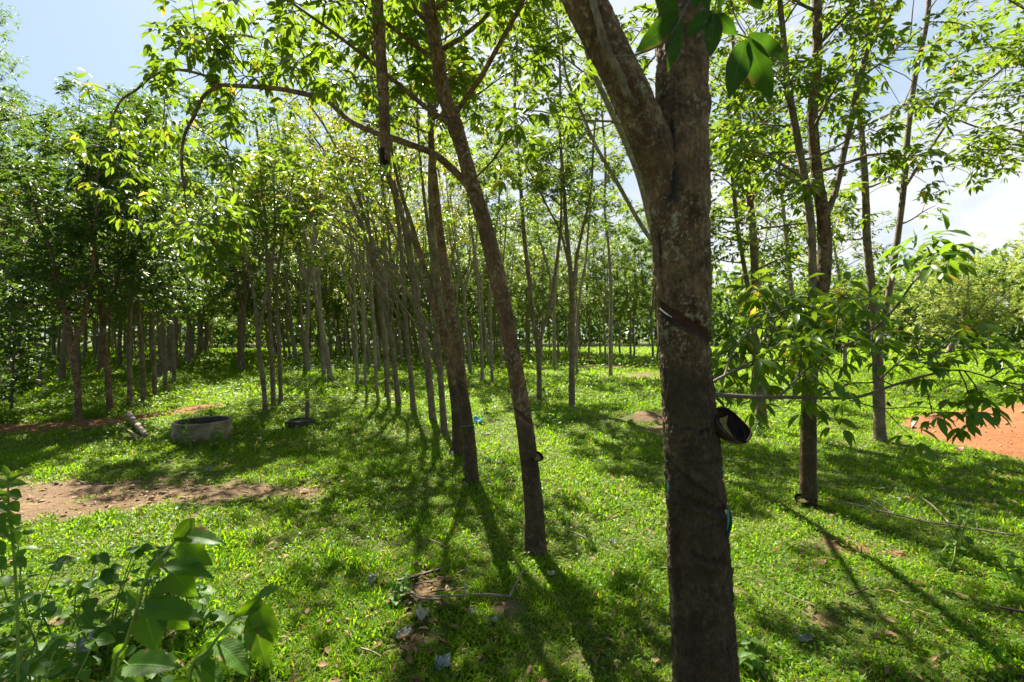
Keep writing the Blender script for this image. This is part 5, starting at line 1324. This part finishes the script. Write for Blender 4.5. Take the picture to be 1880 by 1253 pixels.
# the tall weed in front: two stems, each its own plant
def tall_weed(label, stem, leaves, d, seed):
    s3 = pxpts(stem, d); foot = np.array([s3[0][0] - .03, s3[0][1] + .02, hz1(s3[0][0], s3[0][1])])
    root = empty('tall_weed', tuple(foot)); tag(root, label, 'weed'); tb = Tubes()
    pts = np.vstack([[foot - (0, 0, .02)], [foot * .5 + s3[0] * .5 + (.01, 0, 0)], s3]); rad = np.linspace(.0052, .0024, len(pts))
    p_, r_ = catmull(pts, rad, 6); tb.add(p_, r_, 8)
    acc = new_acc()
    for (a, b, w_, roll, bend, dz) in leaves:
        p0 = P(*a, d + dz * .3); p1 = P(*b, d + dz)
        i = int(np.argmin(np.linalg.norm(p_ - p0, axis=1))); tb.add(np.array([p_[i], (p_[i] + p0) / 2 + (0, 0, .004), p0]), [.0018, .0015, .0012], 5, False)
        big_leaf(acc, p0, p0 + (p1 - p0) * .92, w_ * .84 * d / F, bend=bend, fold=.35, roll=roll, serr=.10, heart=True, nu=22, nv=8)
    mobj('stem', tb.mesh('stem', M['green_stem'], foot), root); acc_obj(acc, 'leaves', M['weed_leaf'], root, foot)
tall_weed('tall weed with broad toothed leaves and a yellow green stem at the lower left', [(206, 1253), (230, 1184), (249, 1126), (273, 1050), (306, 1011), (352, 962)],
    [((350, 955), (314, 1000), 34, .3, .1, -.02), ((330, 985), (416, 990), 46, .75, .15, -.02), ((335, 1000), (390, 1045), 52, -.4, .2, .0), ((305, 1040), (398, 1052), 50, .8, .15, -.03), ((318, 1052), (362, 1105), 54, -.3, .2, .02),
     ((268, 1118), (376, 1124), 62, .7, .18, -.03), ((280, 1090), (330, 1075), 40, .8, .1, .03), ((266, 1130), (292, 1200), 66, .2, .15, -.02), ((300, 1120), (350, 1165), 46, -.4, .2, .03), ((236, 1222), (328, 1216), 64, .6, .2, -.02), ((212, 1238), (272, 1262), 56, .3, .2, .02),
     ((290, 1030), (268, 1075), 34, .5, .15, .04), ((232, 1190), (190, 1235), 40, -.5, .2, .02), ((255, 1110), (225, 1080), 26, .4, .1, .02)], .98, 1)
tall_weed('shorter weed with hanging toothed leaves right of the taller one at the bottom', [(345, 1262), (383, 1193), (421, 1146), (460, 1107), (479, 1088)],
    [((474, 1100), (424, 1142), 38, .6, .1, -.02), ((478, 1092), (514, 1078), 24, .5, .1, -.02), ((474, 1112), (508, 1196), 52, -.3, .15, .0), ((462, 1135), (500, 1238), 62, .3, .15, .0), ((402, 1185), (468, 1236), 56, .6, .2, -.03),
     ((410, 1170), (372, 1200), 36, .4, .15, .03), ((395, 1190), (350, 1215), 44, -.4, .1, .02), ((365, 1225), (415, 1262), 50, .5, .2, -.02), ((440, 1130), (490, 1128), 36, .8, .2, .02), ((350, 1250), (300, 1275), 44, .3, .2, 0)], 1.02, 2)
wl = [(15, 1.85, .66), (75, 1.95, .62), (135, 2.1, .52), (195, 2.25, .55), (255, 2.35, .48), (60, 2.45, .52), (305, 2.1, .44), (105, 1.65, .42), (30, 1.5, .50), (375, 2.5, .36), (230, 1.8, .34), (455, 2.2, .28), (290, 2.75, .34)]
for k, (px, d, h) in enumerate(wl):
    weed(px, d, h, 7, .085, 300 + k, 'broad leaved dark green weed in the thicket at the bottom left corner', 'weeds of the bottom left thicket', mat='weed_leaf')
tall_weed('sunlit leafy shoot rising at the left edge beside the bare earth', [(30, 1100), (24, 1010), (16, 940), (14, 870)],
    [((14, 872), (4, 852), 14, .2, .1, 0), ((14, 880), (42, 868), 20, .5, .15, 0), ((15, 890), (46, 886), 22, .6, .2, -.02), ((14, 892), (-8, 884), 20, .4, .1, 0), ((16, 905), (40, 912), 24, .5, .2, 0), ((16, 915), (-6, 915), 24, .6, .2, .01), ((17, 925), (36, 940), 24, .3, .2, 0),
     ((18, 940), (2, 955), 24, .5, .2, -.01), ((18, 950), (38, 965), 26, .4, .2, .01), ((20, 965), (0, 980), 26, .3, .2, 0), ((22, 980), (34, 1000), 26, .4, .2, 0), ((23, 1000), (6, 1012), 26, .5, .2, 0), ((26, 1030), (50, 1040), 28, .6, .2, 0)], 1.55, 3)
tall_weed('sunlit shoot half cut off by the left edge of the picture', [(-14, 1110), (-12, 1000), (-16, 900)],
    [((-16, 902), (-10, 876), 20, .3, .1, 0), ((-15, 910), (14, 905), 24, .5, .2, 0), ((-14, 930), (16, 938), 26, .6, .2, 0), ((-13, 950), (12, 968), 28, .4, .2, 0), ((-12, 975), (18, 985), 28, .5, .2, 0), ((-12, 1000), (10, 1020), 28, .3, .2, 0), ((-14, 1030), (14, 1045), 30, .4, .2, 0)], 1.5, 4)
for k, (px, py, h, lab) in enumerate([(352, 822, .46, 'leafy weed climbing up the front of the concrete ring'), (398, 824, .28, 'small weed with pale leaves at the right foot of the concrete ring'), (376, 795, .40, 'weed sprouting inside the concrete ring'), (1400, 800, .28, 'leafy weed at the foot of the leaning tree right of the big trunk'), (1020, 790, .35, 'bushy weed in front of the V shaped centre tree'), (985, 770, .35, 'bushy weed at the foot of the short forked tree'),
        (1770, 1010, .32, 'upright light green weed in the grass at the lower right'), (1745, 1045, .2, 'small light green weed below the upright one at the lower right'), (1870, 1085, .22, 'small weed at the lower right edge'), (735, 1100, .14, 'tiny herb left of the fallen sticks'), (1055, 775, .3, 'weed hiding the foot of the V shaped tree'), (1380, 1235, .14, 'low weed at the right foot of the big trunk'), (890, 700 + 60, .2, 'small weed behind the blue plastic bag'), (600, 790, .2, 'small pale weed right of the small concrete ring')]):
    d = gd(py); weed(px, d, h, 9 if h > .25 else 6, .06 if d < 4 else .075, 360 + k, lab, mat='weed_leaf')

# ------------------------------------------------------------------ litter and sticks
def crumple(name, px, py, sx, sy, label, mat, seed, h=.03, cat='litter', curl=.4, cell=16, rot=None):
    rs_ = np.random.RandomState(seed); g_ = G(px, py); u = np.linspace(-1, 1, cell); U, Vv = np.meshgrid(u, u); U, Vv = U.ravel(), Vv.ravel()
    ed = 1 - .12 * rs_.rand(len(U)) * (np.maximum(np.abs(U), np.abs(Vv)) > .95)
    z = h * (1 + 1.1 * fbm(np.stack([U * 1.6, Vv * 1.6, U * 0 + seed], 1), 3, seed)) + h * curl * (U ** 2) * 1.2 + .25 * h * fbm(np.stack([U * 7, Vv * 7, U * 0 + seed], 1), 2, seed + 1)
    V = np.stack([U * sx * ed * .85, Vv * sy * ed * .85, z], 1); i = np.arange(cell - 1)[:, None] * cell + np.arange(cell - 1)[None]
    a = rs_.uniform(-.6, .6) if rot is None else rot
    me = mesh_np(name, V, np.stack([i, i + 1, i + 1 + cell, i + cell], -1).reshape(-1, 4), None, M[mat], False)
    o = mobj(name, me); o.location = (g_[0], g_[1], hz1(g_[0], g_[1]) + .008); o.rotation_euler = (rs_.uniform(.15, .35), rs_.uniform(-.15, .15), a); tag(o, label, cat)
    md = o.modifiers.new('thickness', 'SOLIDIFY'); md.thickness = .0012
    return o
o = crumple('plastic_scrap', 814, 1225, .044, .035, 'crumpled white plastic scrap with a dark strap across it, bottom centre', 'white_plastic', 1, .028, 'litter')
tb = Tubes(); tb.add(catmull([(-.045, -.045, .02), (-.022, -.012, .065), (-.012, .03, .062)], [.0035] * 3, 6)[0], .003, 6); mobj('strap', tb.mesh('strap', M['strap']), o)
crumple('card_scrap', 779, 1143, .034, .028, 'bent beige card scrap in the grass below the sticks', 'beige_card', 2, .03, cat='card', curl=1.2)
crumple('plastic_bag', 880, 778, .11, .10, 'blue plastic bag on the grass between the row and the leaning trunk', 'blue_plastic', 3, .07, 'bag')
crumple('plastic_bag', 892, 797, .10, .06, 'flat whitish plastic piece just below the blue bag', 'clear_plastic', 4, .02, 'bag')
crumple('plastic_scrap', 868, 1130, .014, .018, 'tiny white scrap right of the beige card', 'white_plastic', 5, .012)
crumple('plastic_scrap', 908, 1146, .016, .018, 'tiny white scrap farther right, on the brightest grass', 'white_plastic', 6, .012)
crumple('plastic_bottle', 684, 1068, .03, .045, 'squashed clear plastic piece left of the fallen sticks', 'clear_plastic', 7, .025)
crumple('plastic_scrap', 742, 1170, .05, .035, 'torn clear plastic film on bare soil near the bottom', 'clear_plastic', 8, .018)
crumple('plastic_bag', 165, 1200, .085, .07, 'large whitish plastic bag lying under the weeds at the lower left', 'clear_plastic', 9, .05, 'bag')
crumple('plastic_scrap', 1125, 1003, .03, .03, 'clear plastic scrap left of the big trunk, in half shade', 'clear_plastic', 10, .025)
crumple('plastic_scrap', 1476, 1177, .045, .026, 'flattened clear plastic scrap in the grass at the lower right', 'clear_plastic', 11, .015)
crumple('card_scrap', 1012, 1058, .03, .018, 'yellowish card scrap in the shadow below the leaning trunk', 'beige_card', 12, .012, 'card')
crumple('plastic_scrap', 1762, 829, .05, .03, 'small pink plastic scrap at the foot of the red mound', 'pink_plastic', 13, .03)
crumple('plastic_scrap', 895, 849, .05, .04, 'white plastic scrap on the grass right of the low cup', 'clear_plastic', 14, .03)
crumple('plastic_scrap', 915, 852, .05, .03, 'second pale scrap beside the leaning trunk, right of the first', 'white_plastic', 15, .02)
crumple('plastic_scrap', 385, 862, .05, .04, 'whitish scrap in the grass below the concrete ring', 'clear_plastic', 16, .025)

def stick(name, pts, r0, r1, label, mat='deadwood', forks=(), lift=.03, cat='stick', seed=0):
    W_ = []
    for p in pts:
        g_ = G(p[0], p[1]); W_.append([g_[0], g_[1], hz1(g_[0], g_[1]) + lift + (p[2] if len(p) > 2 else 0)])
    W_ = np.array(W_); p_, r_ = catmull(W_, np.linspace(r0, r1, len(W_)), 6); rs_ = np.random.RandomState(seed); r_ = r_ * rs_.uniform(.85, 1.15, len(r_)); tb = Tubes(); tb.add(p_, r_, 8)
    for fk in forks:
        Wf = np.array([[G(*p[:2])[0], G(*p[:2])[1], hz1(G(*p[:2])[0], G(*p[:2])[1]) + lift + (p[2] if len(p) > 2 else 0)] for p in fk]); a_, b_ = catmull(Wf, np.linspace(r1 * 1.2, r1 * .6, len(Wf)), 5); tb.add(a_, b_, 6)
    o = mobj(name, tb.mesh(name, M[mat], W_[0])); o.location = W_[0]; tag(o, label, cat)
stick('fallen_branch', [(1505, 928), (1560, 938), (1640, 958), (1700, 973), (1760, 983), (1860, 1000)], .005, .007, 'long thin fallen branch stretching right from the right hand tree', 'deadwood', [[(1745, 978), (1715, 950, .03), (1695, 938, .05)], [(1640, 958), (1600, 935, .03)]], .07, 'branch')
stick('stick', [(742, 1096), (775, 1108), (830, 1108), (885, 1106), (938, 1112)], .004, .006, 'long horizontal stick lying in the grass bottom centre', 'deadwood', [[(935, 1112), (950, 1095, .04), (962, 1084, .08)]], .04)
stick('stick', [(750, 1094), (772, 1110), (812, 1112)], .007, .006, 'short stick crossing under the left end of the long one', 'deadwood', [], .035)
stick('bark_strip', [(730, 1076), (760, 1070), (790, 1060), (808, 1055)], .008, .010, 'reddish strip of bark in the shadow above the sticks', 'cup_out', [], .03, 'bark')
for k_, (a_, b_, lab_) in enumerate([((756, 1085), (800, 1078), 'dark twig lying just under the reddish bark strip'), ((770, 1066), (826, 1048), 'twig crossing above the reddish bark strip'), ((800, 1120), (845, 1126), 'thin twig below the middle of the long stick'),
        ((720, 1100), (748, 1084), 'twig at the left end of the stick heap'), ((790, 1098), (860, 1090), 'thin twig above the middle of the long stick'), ((838, 1062), (868, 1052), 'small twig right of the stick heap'), ((1285 + 100, 1130), (1430, 1150), 'small twig right of the big trunk'), ((660, 1200), (700, 1215), 'small twig left of the white plastic scrap'), ((1560, 1100), (1610, 1085), 'dry twig in the sunny grass at the lower right')]):
    stick('stick', [a_, ((a_[0] + b_[0]) / 2 + 3, (a_[1] + b_[1]) / 2 - 2), b_], .005, .003, lab_, 'deadwood' if k_ % 2 else 'cup_out', [], .03, seed=k_)
stick('stick', [(852, 1108, .02), (854, 1095, .07)], .005, .004, 'short peg standing up from the long stick', 'deadwood', [], .02)
stick('stick', [(1038, 984), (1060, 992), (1086, 1006)], .004, .006, 'curved twig on the grass right of the leaning trunk', 'deadwood', [], .05)
stick('stick', [(788, 1003), (805, 1010), (820, 1018)], .003, .004, 'short pale twig left of the leaning trunk', 'deadwood', [], .05)
stick('stick', [(1835, 1132), (1860, 1137), (1900, 1146)], .008, .008, 'reddish stick at the lower right edge', 'cup_out', [], .05)
stick('log', [(236, 777, .14), (250, 790, .08), (268, 806, .02)], .045, .04, 'short broken log left of the concrete ring', 'deadwood', [], .03, 'log')
stick('stick', [(200, 778, .05), (228, 790), (256, 808)], .012, .016, 'thin stick lying in front of the broken log', 'deadwood', [], .04)
stick('stick', [(235, 815, .05), (262, 808)], .02, .012, 'pale stick below the broken log', 'deadwood', [], .04)
stick('stick', [(1440, 1105), (1470, 1118), (1500, 1140, .03)], .003, .004, 'thin dry twig in the lower right grass', 'deadwood', [], .06)
def stone(px, py, s, label, mat='dirt', seed=1):
    rs_ = np.random.RandomState(seed); import bmesh
    bm = bmesh.new(); bmesh.ops.create_icosphere(bm, subdivisions=3, radius=1)
    co = np.array([v.co[:] for v in bm.verts]); r = 1 + .35 * fbm(co * 1.6 + seed, 3, seed)
    for v, k in zip(bm.verts, r): v.co = (v.co.x * k * s, v.co.y * k * s * .8, v.co.z * k * s * .6)
    me = bpy.data.meshes.new('stone'); bm.to_mesh(me); bm.free(); me.materials.append(M[mat]); g_ = G(px, py)
    o = mobj('stone', me); o.location = (g_[0], g_[1], hz1(g_[0], g_[1]) + s * .2); tag(o, label, 'stone')
stone(1085, 632, .7, 'grey rock in the far sunlit undergrowth of the centre', 'concrete', 3)
stone(105, 1150, .05, 'orange brown stone under the weeds at the lower left', 'dirt', 4)
stone(1840, 800, .14, 'large dark clod on the lower slope of the red mound', 'dirt', 5)
stone(1293 + 480, 775, .10, 'whitish clod near the top of the red mound', 'concrete', 6)
